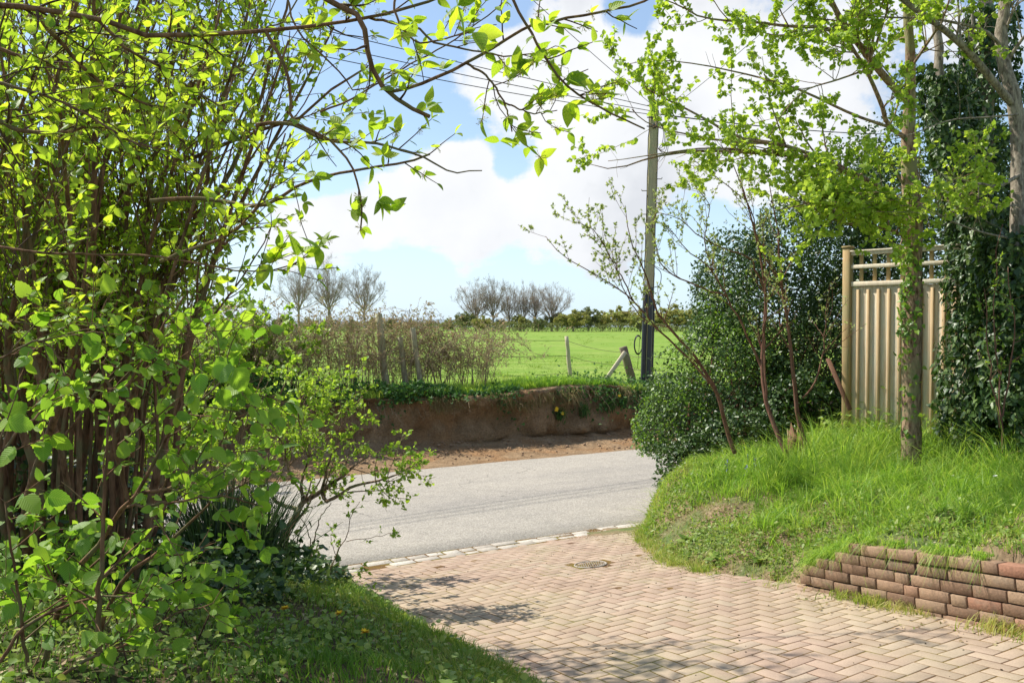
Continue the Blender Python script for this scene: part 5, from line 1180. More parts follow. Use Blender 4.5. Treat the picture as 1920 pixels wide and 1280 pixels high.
leaves(g, np.stack([x, y, top_z(t_) - rng.gamma(1.6, .12, n)], 1), norm(rng.normal(size=(n, 3)) + [0, 0, -.5]), norm(rng.normal(size=(n, 3)) * .6 + [.3, -.5, .5]), rng.uniform(.03, .09, n), LOB); tag(g.build('trailing_weeds', M['nettle']), 'dark weeds trailing down patches of the cut bank face', kind='stuff')
n = 900; s__ = 18 + 110 * rng.random(n)**1.5; t_ = rng.uniform(-20, 110, n); x, y = xy(s__, t_); k = fbm(x * .15, y * .15, 0, 94) > -.1
tufts('field_tufts', x[k], y[k], field_z, lambda x, y: .13 + 0 * x, 22, .12, .016, M['grass_field'], 'coarse darker grass tussocks dotted over the field')
# more low green growth at the right end of the bank / pole foot
n = 7000; t_ = rng.normal(14.3, 1.5, n); x, y = xy(16.6 + rng.normal(0, .5, n), t_); g = Geo(); z = field_z(x, y) + rng.gamma(2, .06, n) - .2 * np.clip(16.5 - (16.6), 0, 1)
s_, _ = st(x, y); z = np.where(s_ < 16.5, z - (16.5 - s_) * .9, z); leaves(g, np.stack([x, y, z], 1), norm(rng.normal(size=(n, 3))), norm(rng.normal(size=(n, 3)) * .6 + [0, 0, .8]), rng.uniform(.05, .11, n), LOB)
tag(g.build('weeds', M['nettle']), 'dark leafy weeds round the foot of the telegraph pole', kind='stuff')

# ================================================================ distant trees
def far_tree_mesh(kind, H, seed):
    global rng
    keep = rng; rng = np.random.default_rng(seed)
    n0 = 13
    base = resample([(0, 0, 0), (.1, 0, H * .18), (.0, 0, H * .34)], 6)
    gt = Geo(); tubes(gt, base[None], rad(1, 6, H * .022, H * .017), 8)
    L = []
    for i in range(n0 + 4):
        a = 2.4 * i + rng.normal(0, .2); q = ((i + .5) / (n0 + 4))**.6; lo = .16 if kind == 'bare' else .08; sp_ = H * (.44 if kind == 'bare' else .6) * q; z0 = H * rng.uniform(lo, lo + .16); zt_ = H * (.42 + .5 * math.sqrt(max(0, 1 - q * q)) * rng.uniform(.85, 1.05))
        L.append(resample([(0, 0, z0), (cos(a) * sp_ * .45, sin(a) * sp_ * .45, z0 + (zt_ - z0) * .35), (cos(a) * sp_ * .8, sin(a) * sp_ * .8, z0 + (zt_ - z0) * .7), (cos(a) * sp_, sin(a) * sp_, zt_)], 10))
    L.append(resample([(0, 0, H * .3), (.2, .1, H * .7), (.1, 0, H)], 10)); P0 = np.stack(L); R0 = rad(len(L), 10, H * .009, H * .0014)
    tubes(gt, P0, R0, 5, cap=False)
    c1, r1 = children(P0, R0, 9, H * .22, (25, 60), .2, 1, 7, .22, .1, .55, H * .0010, tipfall=.4); tubes(gt, c1, r1, 4, cap=False)
    c2, r2 = children(c1, r1, 6, H * .11, (25, 60), .15, 1, 5, .25, .12, .6, H * .0008); gw = Geo(); tubes(gw, c2, r2, 3, cap=False)
    c3, r3 = children(c2, r2, 5, H * .06, (20, 55), .2, 1, 3, .15, .12, .7, H * .0006); tubes(gw, c3, r3, 3, cap=False)
    gl = None
    if kind != 'bare':
        gl = Geo(); leaf_on(gl, c3, r3, 4, H * .036, SIM, .1, 1, .1, .4)
    rng = keep; return gt, gw, gl
protos = {}
for kind, H, seed in (('bare', 14, 1), ('bare', 14, 2), ('bare', 14, 3), ('leafy', 8, 4), ('leafy', 8, 5), ('dark', 8, 6)):
    gt, gw, gl = far_tree_mesh(kind, H, seed); protos.setdefault(kind, []).append((H, gt, gw, gl))
used = {}
def far_tree(kind, vi, px, ybase, ytop, d, wx, lab, grp):
    H, gt, gw, gl = protos[kind][vi]; p = P(px, ybase, d); h = (ybase - ytop) / F * d; sc = h / H
    T = thing('bare_tree' if kind == 'bare' else 'hedgerow_tree', lab, 'tree', p, grp); T.rotation_euler = (0, 0, rng.uniform(0, 6)); T.scale = (sc * wx, sc * wx, sc)
    key = (kind, vi)
    if key not in used:
        z = (0, 0, 0); L = [gt.build('trunk', M['bark_far'], None, loc=z), gw.build('twigs', M['bark_far'], None, loc=z)]
        if gl: L.append(gl.build('crown', M['far_leaf'] if kind == 'leafy' else M['far_dark'], None, loc=z))
        used[key] = L
        for o in L: o.parent = T
    else:
        for o in used[key]: c = o.copy(); col.objects.link(c); c.parent = T
FT = [('bare', 0, 560, 612, 498, 215, .9, 'leftmost bare tree on the skyline, half hidden by leaves'), ('bare', 1, 617, 612, 492, 220, .95, 'tall bare tree with a bushy outline, left pair on the skyline'), ('bare', 2, 683, 612, 503, 225, .95, 'bare tree with a clear trunk just right of the tall left one'),
      ('bare', 1, 892, 622, 532, 250, 1.15, 'leaning outermost bare tree at the left of the skyline group'), ('bare', 0, 925, 622, 521, 248, .9, 'tallest bare tree of the skyline group'), ('bare', 2, 955, 622, 535, 252, .75, 'slim bare tree third from the left in the skyline group'), ('bare', 1, 982, 622, 536, 250, .75, 'slim bare tree in the middle of the skyline group'), ('bare', 0, 1003, 622, 532, 251, .8, 'bare tree fifth from the left in the skyline group'), ('bare', 2, 1035, 622, 536, 248, 1.15, 'broad bare tree at the right end of the skyline group')]
for i, (k_, v_, px, yb, yt, d, wx, lab) in enumerate(FT): far_tree(k_, v_, px, yb, yt, d, wx, lab, 'bare trees on the skyline')
HT = [(872, 588, 'dark'), (905, 596, 'leafy'), (940, 600, 'dark'), (975, 594, 'leafy'), (1010, 598, 'dark'), (1045, 590, 'dark'), (1075, 586, 'leafy'), (1103, 580, 'dark'), (1130, 588, 'leafy'), (1163, 580, 'leafy'), (1200, 584, 'leafy'), (1232, 588, 'dark'), (1268, 577, 'leafy'), (1302, 580, 'leafy'), (1340, 584, 'dark'), (1390, 580, 'leafy'), (840, 600, 'leafy'), (805, 602, 'dark'), (770, 602, 'leafy'), (735, 600, 'dark'), (700, 598, 'leafy'), (660, 600, 'dark'), (620, 598, 'leafy'), (580, 598, 'leafy'), (530, 596, 'dark'), (470, 590, 'leafy')]
cnt = {'leafy': 0, 'dark': 0}
where = lambda px: 'behind the brambles' if px < 860 else ('below the bare skyline trees' if px < 1060 else ('left of the telegraph pole' if px < 1212 else 'right of the telegraph pole'))
seen_ = {}
order = ['first', 'second', 'third', 'fourth', 'fifth', 'sixth', 'seventh', 'eighth', 'ninth']
for px, yt, k_ in sorted(HT):
    key = (k_, where(px)); i = seen_.get(key, 0); seen_[key] = i + 1
    lab = ('olive yellow leafy' if k_ == 'leafy' else 'dark green') + ' field hedge tree ' + where(px) + ', ' + order[i] + ' from the left'
    far_tree(k_, cnt[k_] % len(protos[k_]), px, 624, yt, 238 + 6 * ((px // 7) % 3), 1.25 + .35 * ((px // 5) % 2), lab, 'leafy trees along the far field edge'); cnt[k_] += 1
# low scrub closing the far hedge
g = Geo(); n = 26000; px = rng.uniform(420, 1460, n); d = rng.uniform(236, 246, n); x = (px - 960) / F * d; hh = (1.6 + 1.6 * np.clip(.5 + fbm(x * .12, 0, 0, 3), 0, 1.3)) * rng.random(n)**.7
leaves(g, np.stack([x, d, -.3 + hh], 1), rng.normal(size=(n, 3)), rng.normal(size=(n, 3)) + [0, -.5, .5], rng.uniform(.2, .42, n), SIM); tag(g.build('hedgerow', M['far_dark']), 'low dark scrubby hedge along the far edge of the field', kind='stuff')
# wooded rise on the horizon, distance haze put into its grey-blue colour
g = Geo(); X, U = np.meshgrid(np.linspace(-700, 700, 160), np.linspace(0, 1, 8)); Zz = -2 + (8 + 7 * fbm(X * .006, 0, 0, 9) + 2.0 * fbm(X * .09, U * 3, 0, 12)) * np.sin(U * pi / 2); grid(g, X, 880 + U * 120, Zz); tag(g.build('hills', M['hill'], smooth=True), kind='structure')
# ================================================================ LEFT: multi-stem dogwood
bx, by = -2.75, 5.9
T = thing('dogwood_shrub', 'huge many stemmed shrub filling the left side with arching branches and yellow green leaves', 'shrub', (bx, by, float(mound_l(bx, by))))
L = []; R0 = []
for i in range(70):
    q = rng.random(); x0 = rng.uniform(-45, 265); d0 = rng.uniform(4.9, 6.3)
    b0 = P(x0, 1000, d0); b0[2] = float(mound_l(b0[0], b0[1])) - .03
    tx = np.interp(x0, [-45, 265], [-260, 560]) + rng.normal(0, 120); ty = rng.uniform(-330, 180)
    if tx > 420: ty = rng.uniform(-60, 260)
    tip = P(tx, ty, d0 + rng.normal(-.3, .6)); mid = b0 * .5 + tip * .5; mid[2] += rng.uniform(.0, .35); mid[0] -= rng.uniform(.0, .35) if tx > 150 else -.05
    low = b0 * .8 + tip * .2 + np.array([-.05, 0, .12]) + rng.normal(0, .05, 3)
    L.append(resample([b0, low, mid + rng.normal(0, .08, 3), tip], 18)); R0.append(rng.uniform(.009, .022) if i % 5 else rng.uniform(.026, .038))
KEY = [([(120, 1085, 5.6), (160, 800, 5.5), (200, 640, 5.4), (260, 560, 5.4), (340, 475, 5.3), (380, 400, 5.2), (430, 330, 5.2), (470, 240, 5.1), (500, 150, 5.1), (530, 50, 5.0), (548, -60, 5.0)], .035),
       ([(150, 1080, 5.8), (190, 800, 5.7), (240, 540, 5.6), (300, 330, 5.5), (350, 300, 5.4), (420, 280, 5.3), (480, 250, 5.2), (545, 225, 5.1), (600, 190, 5.1), (650, 155, 5.0), (690, 125, 5.0)], .032),
       ([(180, 1080, 5.5), (215, 800, 5.4), (260, 600, 5.4), (330, 480, 5.3), (395, 440, 5.2), (440, 420, 5.2), (480, 395, 5.1), (520, 340, 5.1), (545, 250, 5.0)], .022),
       ([(90, 1080, 5.9), (130, 700, 5.8), (190, 450, 5.7), (280, 300, 5.6), (370, 190, 5.5), (400, 80, 5.4), (410, -40, 5.4)], .03),
       ([(60, 1085, 5.3), (75, 800, 5.2), (90, 500, 5.2), (60, 250, 5.1), (40, 0, 5.0)], .04),
       ([(200, 1075, 5.5), (245, 760, 5.4), (290, 600, 5.3), (320, 500, 5.3), (390, 330, 5.2), (395, 250, 5.2), (440, 130, 5.2), (470, 0, 5.1)], .03)]
for p, r in KEY: L.append(trace(p, 18, .01)); R0.append(r)
Pd = np.stack(L); Rd = rad(len(L), 18, R0, .006)
limb_parts(T, Pd, Rd, M['bark_dark'], 'stem', 8)
g = Geo(); lf = Geo(); fl = Geo()
vis = lambda P_, R_, f: f
c1, r1 = children(Pd, Rd, 9, 1.0, (15, 55), .3, 1, 8, .25, .09, .45, .0028)
c2, r2 = children(c1, r1, 4, .42, (25, 60), .15, 1, 6, .15, .12, .6, .002)
tubes(g, c1, r1, 5, cap=False); tubes(g, c2, r2, 3, cap=False)
def notright(p):   # keep the view over the road open, let sun reach the drive
    px = 960 + F * p[:, 0] / np.maximum(p[:, 1], .1); py = 610 - F * (p[:, 2] - EYE) / np.maximum(p[:, 1], .1)
    return p
leaf_on(lf, c2, r2, 9, .047, OV, .2, 1, .35, .5, tuft=1); leaf_on(lf, c1, r1, 7, .047, OV, .45, 1, .35, .5)
n_ = 900; ii = rng.integers(0, len(c2), n_); pf, _, _ = sample(c2, r2, ii, rng.uniform(.2, .99, n_)); pf = np.repeat(pf, 9, 0) + rng.normal(0, .012, (n_ * 9, 3)); leaves(fl, pf, rng.normal(size=pf.shape), rng.normal(size=pf.shape), rng.uniform(.006, .014, len(pf)), SIMN)
g.build('twigs', M['bark_dark'], T); lf.build('foliage', M['dog_leaf'], T)

# near overhanging dogwood boughs (the tree above and behind the camera, reaching in from the left)
T2_ = thing('dogwood_tree', 'overhanging dogwood boughs crossing the top left close to the camera, large ribbed leaves', 'tree', (-3.6, 2.6, float(mound_l(-3.6, 2.6))))
OB = [([(-700, 60, 2.6), (-200, 20, 2.7), (0, 7, 2.8), (75, 26, 2.8), (131, 26, 2.8), (213, 45, 2.8), (253, 60, 2.8), (295, 70, 2.8), (361, 66, 2.75), (492, 58, 2.7), (600, 47, 2.7), (675, 35, 2.65), (740, 22, 2.6), (800, 5, 2.6), (860, -20, 2.5)], .014, .004),
      ([(300, -260, 2.5), (480, -90, 2.55), (605, -4, 2.6), (650, 18, 2.6), (675, 32, 2.6), (684, 60, 2.6), (690, 95, 2.6), (700, 130, 2.6), (712, 155, 2.6), (725, 172, 2.6), (750, 190, 2.6), (775, 205, 2.6), (806, 219, 2.6)], .013, .006),
      ([(498, 58, 2.7), (515, 90, 2.7), (535, 130, 2.7), (545, 180, 2.7), (548, 225, 2.7), (585, 245, 2.7), (619, 262, 2.7), (645, 290, 2.7), (664, 320, 2.7), (672, 355, 2.7), (679, 385, 2.7), (676, 432, 2.7)], .006, .0025),
      ([(734, 172, 2.6), (760, 165, 2.6), (790, 157, 2.6), (830, 140, 2.6), (875, 118, 2.6), (921, 92, 2.6), (960, 68, 2.6), (1000, 46, 2.6), (1045, 38, 2.6), (1100, 28, 2.6), (1150, 17, 2.6), (1209, 3, 2.6), (1260, -30, 2.6)], .0055, .0035),
      ([(691, 33, 2.65), (744, 46, 2.6), (783, 52, 2.6), (800, 68, 2.6), (812, 79, 2.6), (850, 88, 2.6), (888, 95, 2.6), (954, 105, 2.6), (1019, 98, 2.6)], .0045, .0018),
      ([(930, -90, 2.5), (963, 0, 2.5), (986, 43, 2.5), (1000, 70, 2.5), (1013, 95, 2.5), (1042, 134, 2.5), (1068, 164, 2.5), (1100, 187, 2.5), (1140, 210, 2.5), (1180, 228, 2.5), (1209, 242, 2.5)], .005, .0025),
      ([(875, 119, 2.6), (911, 141, 2.6), (930, 165, 2.6), (944, 190, 2.6), (953, 218, 2.6), (960, 247, 2.6)], .004, .002),
      ([(944, 192, 2.6), (970, 202, 2.6), (996, 213, 2.6), (1020, 212, 2.6), (1045, 207, 2.6)], .003, .0015),
      ([(480, 235, 3.1), (520, 230, 3.1), (560, 236, 3.1), (590, 255, 3.1), (619, 264, 3.1), (691, 268, 3.1), (744, 279, 3.1), (796, 296, 3.1), (830, 316, 3.1), (850, 326, 3.1), (866, 322, 3.1), (904, 320, 3.1)], .008, .002),
      ([(282, 377, 3.4), (361, 372, 3.4), (420, 378, 3.4), (492, 386, 3.3), (560, 350, 3.3), (600, 335, 3.3), (625, 328, 3.3), (675, 318, 3.2), (720, 310, 3.2), (757, 305, 3.2), (785, 298, 3.2), (806, 289, 3.2)], .009, .004),
      ([(-60, 455, 3.0), (0, 462, 3.0), (66, 472, 3.0), (171, 477, 3.0), (295, 480, 3.0), (344, 488, 3.0), (426, 505, 3.0), (499, 507, 3.0), (545, 498, 3.0), (575, 480, 3.0), (592, 465, 3.0), (605, 455, 3.0)], .005, .002),
      ([(-60, 590, 3.1), (0, 600, 3.1), (72, 607, 3.1), (141, 597, 3.1), (190, 585, 3.1)], .0045, .002),
      ([(-120, 190, 3.0), (0, 228, 3.0), (33, 243, 3.0), (82, 249, 3.0), (131, 246, 3.0), (184, 231, 3.0)], .012, .004),
      ([(75, 30, 2.8), (80, 43, 2.8), (131, 98, 2.9), (180, 148, 2.9), (236, 180, 3.0), (295, 203, 3.0), (340, 230, 3.0)], .008, .003),
      ([(180, 35, 2.9), (243, 95, 2.9), (295, 121, 2.9), (344, 157, 2.9), (390, 185, 2.9), (415, 203, 2.9)], .006, .003),
      ([(-60, 80, 3.0), (0, 92, 3.0), (66, 115, 3.0), (164, 144, 3.0), (236, 180, 3.0), (330, 215, 3.1)], .008, .003),
      ([(-80, 130, 2.6), (10, 160, 2.6), (100, 185, 2.6), (190, 230, 2.6), (245, 265, 2.6), (320, 285, 2.7)], .006, .002),
      ([(500, -120, 2.8), (540, 0, 2.8), (560, 60, 2.8), (640, 140, 2.8), (672, 172, 2.8), (740, 130, 2.8)], .004, .002),
      ([(600, 210, 3.2), (650, 190, 3.2), (720, 150, 3.2), (790, 110, 3.1), (860, 70, 3.0), (950, 0, 3.0)], .004, .002),
      ([(760, -60, 2.4), (740, 10, 2.4), (760, 60, 2.4), (800, 80, 2.4), (880, 60, 2.4)], .004, .002),
      ([(300, 490, 3.2), (350, 470, 3.2), (420, 445, 3.2), (480, 390, 3.2), (510, 320, 3.2), (535, 250, 3.2)], .007, .003),
      ([(230, 20, 3.2), (222, 60, 3.2), (240, 120, 3.2), (200, 200, 3.2), (120, 260, 3.2)], .006, .002)]
Ko = 20
Po = np.stack([trace(p, Ko, .0015) for p, _, _ in OB]); Ro = rad(len(OB), Ko, [a for _, a, _ in OB], [b_ for _, _, b_ in OB]); limb_parts(T2_, Po, Ro, M['bark_dark'], 'branch', 8)
# trunk that carries them, outside the left edge of the view
tk = resample([(-3.6, 2.6, float(mound_l(-3.6, 2.6)) - .05), (-3.4, 2.7, 1.2), (-3.1, 2.7, 2.3), (-2.6, 2.7, 3.2)], 16); g = Geo(); tubes(g, tk[None], rad(1, 16, .09, .04), 10); g.build('trunk', M['bark_dark'], T2_, smooth=True)
g = Geo()
for k in range(len(Po)):
    s0_ = Po[k, 0]
    if s0_[0] < -1.6: tubes(g, resample([tk[11], (tk[11] + s0_) / 2 + [0, 0, .1], s0_], 8)[None], np.full((1, 8), .012), 6)
tubes(g, resample([tk[14], P(60, -330, 2.6), Po[1, 0]], 10)[None], rad(1, 10, .02, .013), 6); tubes(g, resample([Po[1, 1], P(700, -220, 2.5), Po[5, 0]], 10)[None], rad(1, 10, .008, .005), 6)
g.build('limb', M['bark_dark'], T2_)
g = Geo(); lf = Geo(); fl = Geo(); bd_ = Geo()
c1, r1 = children(Po, Ro, 5, .16, (30, 65), .25, 1, 5, .15, .12, .6, .0013, tipfall=.2); tubes(g, c1, r1, 5, cap=False)
def opp(P_, R_, m, size, t0=.3, prob=1.):   # opposite leaf pairs at nodes, tuft at the tip
    n = len(P_); ii = np.repeat(np.arange(n), m); t = np.tile(np.linspace(t0, .98, m), n) + rng.normal(0, .03, n * m); t = np.clip(t, 0, .99)
    k = rng.random(len(ii)) < prob; ii, t = ii[k], t[k]; p, T_, r_ = sample(P_, R_, ii, t); c = len(p)
    sd_ = norm(np.cross(T_, rng.normal(size=(c, 3)) * .5 + [0, 0, 1]))
    for s_ in (1, -1, 0):
        d = norm(T_ * .75 + sd_ * s_ * .8 + np.array([0, 0, .25]) + rng.normal(0, .28, (c, 3))); nn = norm(np.array([0, 0, 1.]) + rng.normal(0, .55, (c, 3)))
        kk = rng.random(c) < (.9 if s_ else .45); sz = rng.uniform(.6, 1.15, c) * size * (1 if s_ else .7)
        a = kk & (rng.random(c) < .6); b_ = kk & ~a
        leaves(lf, (p + d * r_[:, None])[a], d[a], nn[a], sz[a], OV); leaves(lf, (p + d * r_[:, None])[b_], d[b_], nn[b_], sz[b_], OVB)
    q = rng.random(c) < .5; pf = np.repeat(p[q], 14, 0); m2 = len(pf); dd = norm(rng.normal(size=(m2, 3)) + [0, 0, -.3]); st_ = pf + dd * rng.uniform(.008, .022, (m2, 1))
    tubes(fl, np.stack([pf, st_], 1), np.full((m2, 2), .0006), 3, cap=False); leaves(fl, np.repeat(st_, 3, 0), rng.normal(size=(m2 * 3, 3)), rng.normal(size=(m2 * 3, 3)), np.full(m2 * 3, .0045), SIMN)
opp(c1, r1, 3, .056, .3, .8)
far = Po[:, -1]; leftm = np.array([i for i in range(len(Po)) if Po[i, :, 0].mean() < -.9])
opp(Po, Ro, 8, .055, .35, .3)
c2, r2 = children(Po[leftm], Ro[leftm], 14, .35, (30, 80), .1, 1, 6, .1, .14, .5, .0014); tubes(g, c2, r2, 4, cap=False); opp(c2, r2, 4, .050, .2, .7)
g.build('twigs', M['bark_twig'], T2_); lf.build('foliage', M['dog_leaf'], T2_); fl.build('blossom', M['flower'], T2_)
# hanging leaf sprays picked out against the sky
lf = Geo()
SPR = [(858, 10, 2.1, .085, 6), (895, 60, 2.2, .07, 3), (1060, 150, 2.45, .085, 3), (1068, 192, 2.45, .065, 3), (1020, 60, 2.5, .06, 4), (937, 265, 2.6, .06, 3), (968, 130, 2.6, .07, 4), (985, 110, 2.6, .055, 3), (710, 375, 2.7, .065, 5), (660, 390, 2.7, .065, 4), (735, 395, 2.7, .06, 3), (800, 195, 2.6, .055, 4), (740, 165, 2.6, .06, 3), (718, 290, 3.0, .06, 5), (640, 235, 3.0, .065, 6), (690, 235, 3.0, .055, 4), (590, 330, 3.1, .07, 5), (600, 465, 2.9, .075, 4), (558, 480, 2.9, .08, 4), (505, 495, 3.0, .09, 5), (615, 25, 2.6, .05, 3), (775, 40, 2.5, .055, 5), (830, 130, 2.6, .055, 4), (570, 380, 3.1, .05, 3)]
for px, py, d, L_, n in SPR:
    p = P(px, py, d); a = rng.uniform(0, 6.28, n); dd = np.stack([np.cos(a) * 1.1 + .3, rng.normal(0, .4, n), np.sin(a) + .1], 1); leaves(lf, np.tile(p, (n, 1)), dd, norm(rng.normal(size=(n, 3)) + [0, -.5, .6]), rng.uniform(.75, 1.1, n) * L_, OV if rng.random() < .7 else OVB)
lf.build('leaf_sprays', M['dog_leaf'], T2_)

# ================================================================ LEFT: elm sapling in front
eb = P(110, 1240, 3.3)
T = thing('elm_sapling', 'near elm sapling with broad toothed leaves leaning across the lower left', 'sapling', (eb[0], eb[1], float(mound_l(eb[0], eb[1]))))
EL = [([(60, 1330, 3.2), (126, 1098, 3.2), (164, 1048, 3.2), (194, 1011, 3.2), (218, 969, 3.15), (241, 936, 3.1), (258, 926, 3.1), (281, 877, 3.1), (305, 830, 3.1), (330, 790, 3.0), (350, 740, 3.0)], .014, .004),
      ([(150, 1300, 3.4), (223, 1098, 3.4), (293, 1039, 3.4), (330, 1005, 3.4), (358, 978, 3.4), (390, 945, 3.3), (410, 900, 3.2)], .012, .003),
      ([(240, 936, 3.1), (225, 870, 3.1), (210, 781, 3.1), (243, 715, 3.1), (279, 656, 3.1), (305, 613, 3.1), (344, 557, 3.1)], .008, .003),
      ([(210, 781, 3.1), (203, 721, 3.1), (177, 662, 3.1), (164, 610, 3.1), (150, 560, 3.1)], .006, .002),
      ([(258, 926, 3.1), (300, 918, 3.1), (340, 905, 3.0), (390, 860, 3.0), (430, 800, 2.9), (470, 770, 2.9)], .007, .002),
      ([(240, 950, 3.1), (300, 945, 3.0), (370, 935, 2.9), (420, 930, 2.9), (480, 945, 2.9)], .006, .002),
      ([(185, 1220, 3.0), (188, 1100, 3.0), (195, 960, 3.0), (199, 870, 3.0), (205, 780, 3.0)], .011, .004),
      ([(0, 1240, 3.0), (40, 1180, 3.0), (110, 1140, 3.0), (200, 1120, 3.0), (280, 1110, 3.0), (350, 1080, 3.0)], .007, .002),
      ([(80, 1290, 3.0), (160, 1240, 3.0), (250, 1200, 3.0), (330, 1150, 3.0), (400, 1130, 3.0)], .007, .002),
      ([(-60, 900, 2.6), (0, 850, 2.6), (40, 800, 2.6), (90, 760, 2.7), (120, 700, 2.7)], .006, .002),
      ([(-60, 700, 2.8), (20, 660, 2.8), (80, 640, 2.8), (130, 690, 2.8)], .005, .002),
      ([(330, 790, 3.0), (390, 740, 2.9), (430, 700, 2.9), (470, 690, 2.8)], .005, .002),
      ([(60, 1330, 3.1), (40, 1150, 3.0), (20, 1020, 2.9), (10, 940, 2.9)], .008, .003),
      ([(350, 740, 3.0), (365, 690, 3.0), (350, 640, 3.0), (360, 600, 3.0)], .004, .002)]
Pe = np.stack([trace(p, 16, .003) for p, _, _ in EL]); Re = rad(len(EL), 16, [a for _, a, _ in EL], [b_ for _, _, b_ in EL]); limb_parts(T, Pe, Re, M['bark_dark'], 'stem')
g = Geo(); lf = Geo(); c1, r1 = children(Pe, Re, 8, .32, (30, 75), .15, 1, 6, .05, .1, .6, .0014, bias=(.15, 0, 0)); tubes(g, c1, r1, 4, cap=False)
c2, r2 = children(c1, r1, 2, .16, (30, 60), .3, 1, 4, .0, .1, .7, .0012); tubes(g, c2, r2, 3, cap=False)
def below(p): 
    px = 960 + F * p[:, 0] / p[:, 1]; py = 610 - F * (p[:, 2] - EYE) / p[:, 1]; return (rng.random(len(p)) < np.clip((py - 470) / 200, .1, 1)) & (p[:, 1] > 2.0)
leaf_on(lf, c1, r1, 4, .050, SER, .2, 1, .35, .9, keep=below); leaf_on(lf, c2, r2, 3, .043, SER, .2, 1, .35, .9, keep=below)
# single big leaves near the lens
for px, py, d, L_ in ((398, 690, 2.6, .12), (440, 690, 2.55, .13), (375, 700, 2.6, .10), (415, 730, 2.6, .09), (455, 950, 2.8, .09), (520, 905, 2.8, .075), (365, 740, 2.7, .09), (585, 790, 2.8, .06), (520, 785, 2.8, .06), (470, 740, 2.7, .07), (15, 790, 2.3, .1), (30, 840, 2.3, .09), (45, 930, 2.4, .1), (90, 930, 2.4, .09), (330, 780, 2.8, .075), (270, 930, 2.9, .08), (160, 1010, 2.8, .085), (305, 860, 2.9, .08)):
    L_ *= .68; p = P(px, py, d); leaves(lf, np.tile(p, (2, 1)), np.array([[rng.normal(.3, .6), rng.normal(0, .3), -.5 + rng.normal(0, .3)], [rng.normal(-.4, .4), .1, -.4]]), norm(np.array([[0, -.8, .8], [0.3, -.6, .9]]) + rng.normal(0, .25, (2, 3))), np.array([L_, L_ * .8]), SER)
g.build('twigs', M['bark_dark'], T); lf.build('foliage', M['elm_leaf'], T)

# ================================================================ LEFT: low hazel / bramble regrowth hugging the ground
T = thing('hazel_regrowth', 'knee high leafy hazel shoots spreading over the bottom left corner', 'shrub', (-1.7, 3.9, float(mound_l(-1.7, 3.9))))
L = []
for _ in range(52):
    x = rng.uniform(-3.6, -1.35); y = rng.uniform(3.2, 5.2)
    z = float(mound_l(x, y)); a = rng.uniform(-1, 1); hh = rng.uniform(.15, .55); L.append(resample([(x, y, z), (x + .1 * a, y, z + hh * .6), (x + .28 * a, y - .1, z + hh)], 7))
Ph = np.stack(L); Rh = rad(len(L), 7, .004, .0015); g = Geo(); lf = Geo(); tubes(g, Ph, Rh, 4, cap=False); c1, r1 = children(Ph, Rh, 4, .2, (40, 80), .3, 1, 5, .05, .1, .7, .0012); tubes(g, c1, r1, 3, cap=False)
leaf_on(lf, c1, r1, 5, .052, SER, .2, 1, .25, 1.0); leaf_on(lf, Ph, Rh, 5, .055, SER, .4, 1, .25, 1.0); g.build('shoots', M['bark_twig'], T); lf.build('foliage', M['elm_leaf'], T)

# ================================================================ LEFT: small hawthorn tree by the road mouth
hb_ = P(502, 1085, 7.1)
T = thing('hawthorn_tree', 'small leaning hawthorn with lacy bright leaves between the rushes and the road', 'tree', (hb_[0], hb_[1], float(mound_l(hb_[0], hb_[1])) - .05))
HL = [([(496, 1100, 7.1), (524, 1024, 7.1), (545, 981, 7.1), (563, 949, 7.1), (574, 935, 7.1), (603, 920, 7.1), (625, 902, 7.0), (646, 888, 7.0), (680, 860, 7.0)], .040, .008),
      ([(603, 920, 7.1), (605, 935, 7.05), (613, 941, 7.0), (624, 935, 7.0), (645, 922, 7.0), (660, 913, 7.0), (696, 902, 6.9), (725, 896, 6.9), (750, 888, 6.9), (775, 879, 6.9)], .018, .004),
      ([(560, 956, 7.1), (545, 950, 7.1), (524, 942, 7.1), (510, 930, 7.1), (502, 924, 7.1), (470, 890, 7.1), (440, 870, 7.1)], .020, .006),
      ([(567, 940, 7.1), (566, 900, 7.1), (575, 870, 7.1), (581, 840, 7.1), (560, 790, 7.1), (570, 740, 7.1)], .014, .004),
      ([(603, 918, 7.1), (615, 870, 7.0), (640, 800, 7.0), (665, 760, 7.0), (680, 742, 7.0)], .012, .003),
      ([(574, 935, 7.1), (545, 890, 7.2), (530, 830, 7.2), (500, 780, 7.2)], .012, .004),
      ([(574, 1085, 7.0), (583, 1028, 7.0), (575, 990, 7.0), (563, 970, 7.0)], .007, .003),
      ([(585, 1025, 7.0), (596, 981, 7.0), (610, 955, 7.0), (621, 942, 7.0)], .006, .003)]
Ph = np.stack([trace(p, 14, .004) for p, _, _ in HL]); Rh = rad(len(HL), 14, [a for _, a, _ in HL], [b_ for _, _, b_ in HL]); g = Geo(); tubes(g, Ph[:1], Rh[:1], 10); g.build('trunk', M['bark_maple'], T, smooth=True); limb_parts(T, Ph[1:], Rh[1:], M['bark_maple'])
g = Geo(); lf = Geo(); c1, r1 = children(Ph[:6], Rh[:6], 13, .45, (30, 75), .3, 1, 6, .2, .12, .5, .0018); c2, r2 = children(c1, r1, 4, .18, (30, 70), .2, 1, 4, .15, .12, .6, .0014); c3, r3 = children(c2, r2, 2, .10, (30, 70), .3, 1, 3, .1, .12, .6, .0011); tubes(g, c3, r3, 3, cap=False)
tubes(g, c1, r1, 4, cap=False); tubes(g, c2, r2, 3, cap=False)
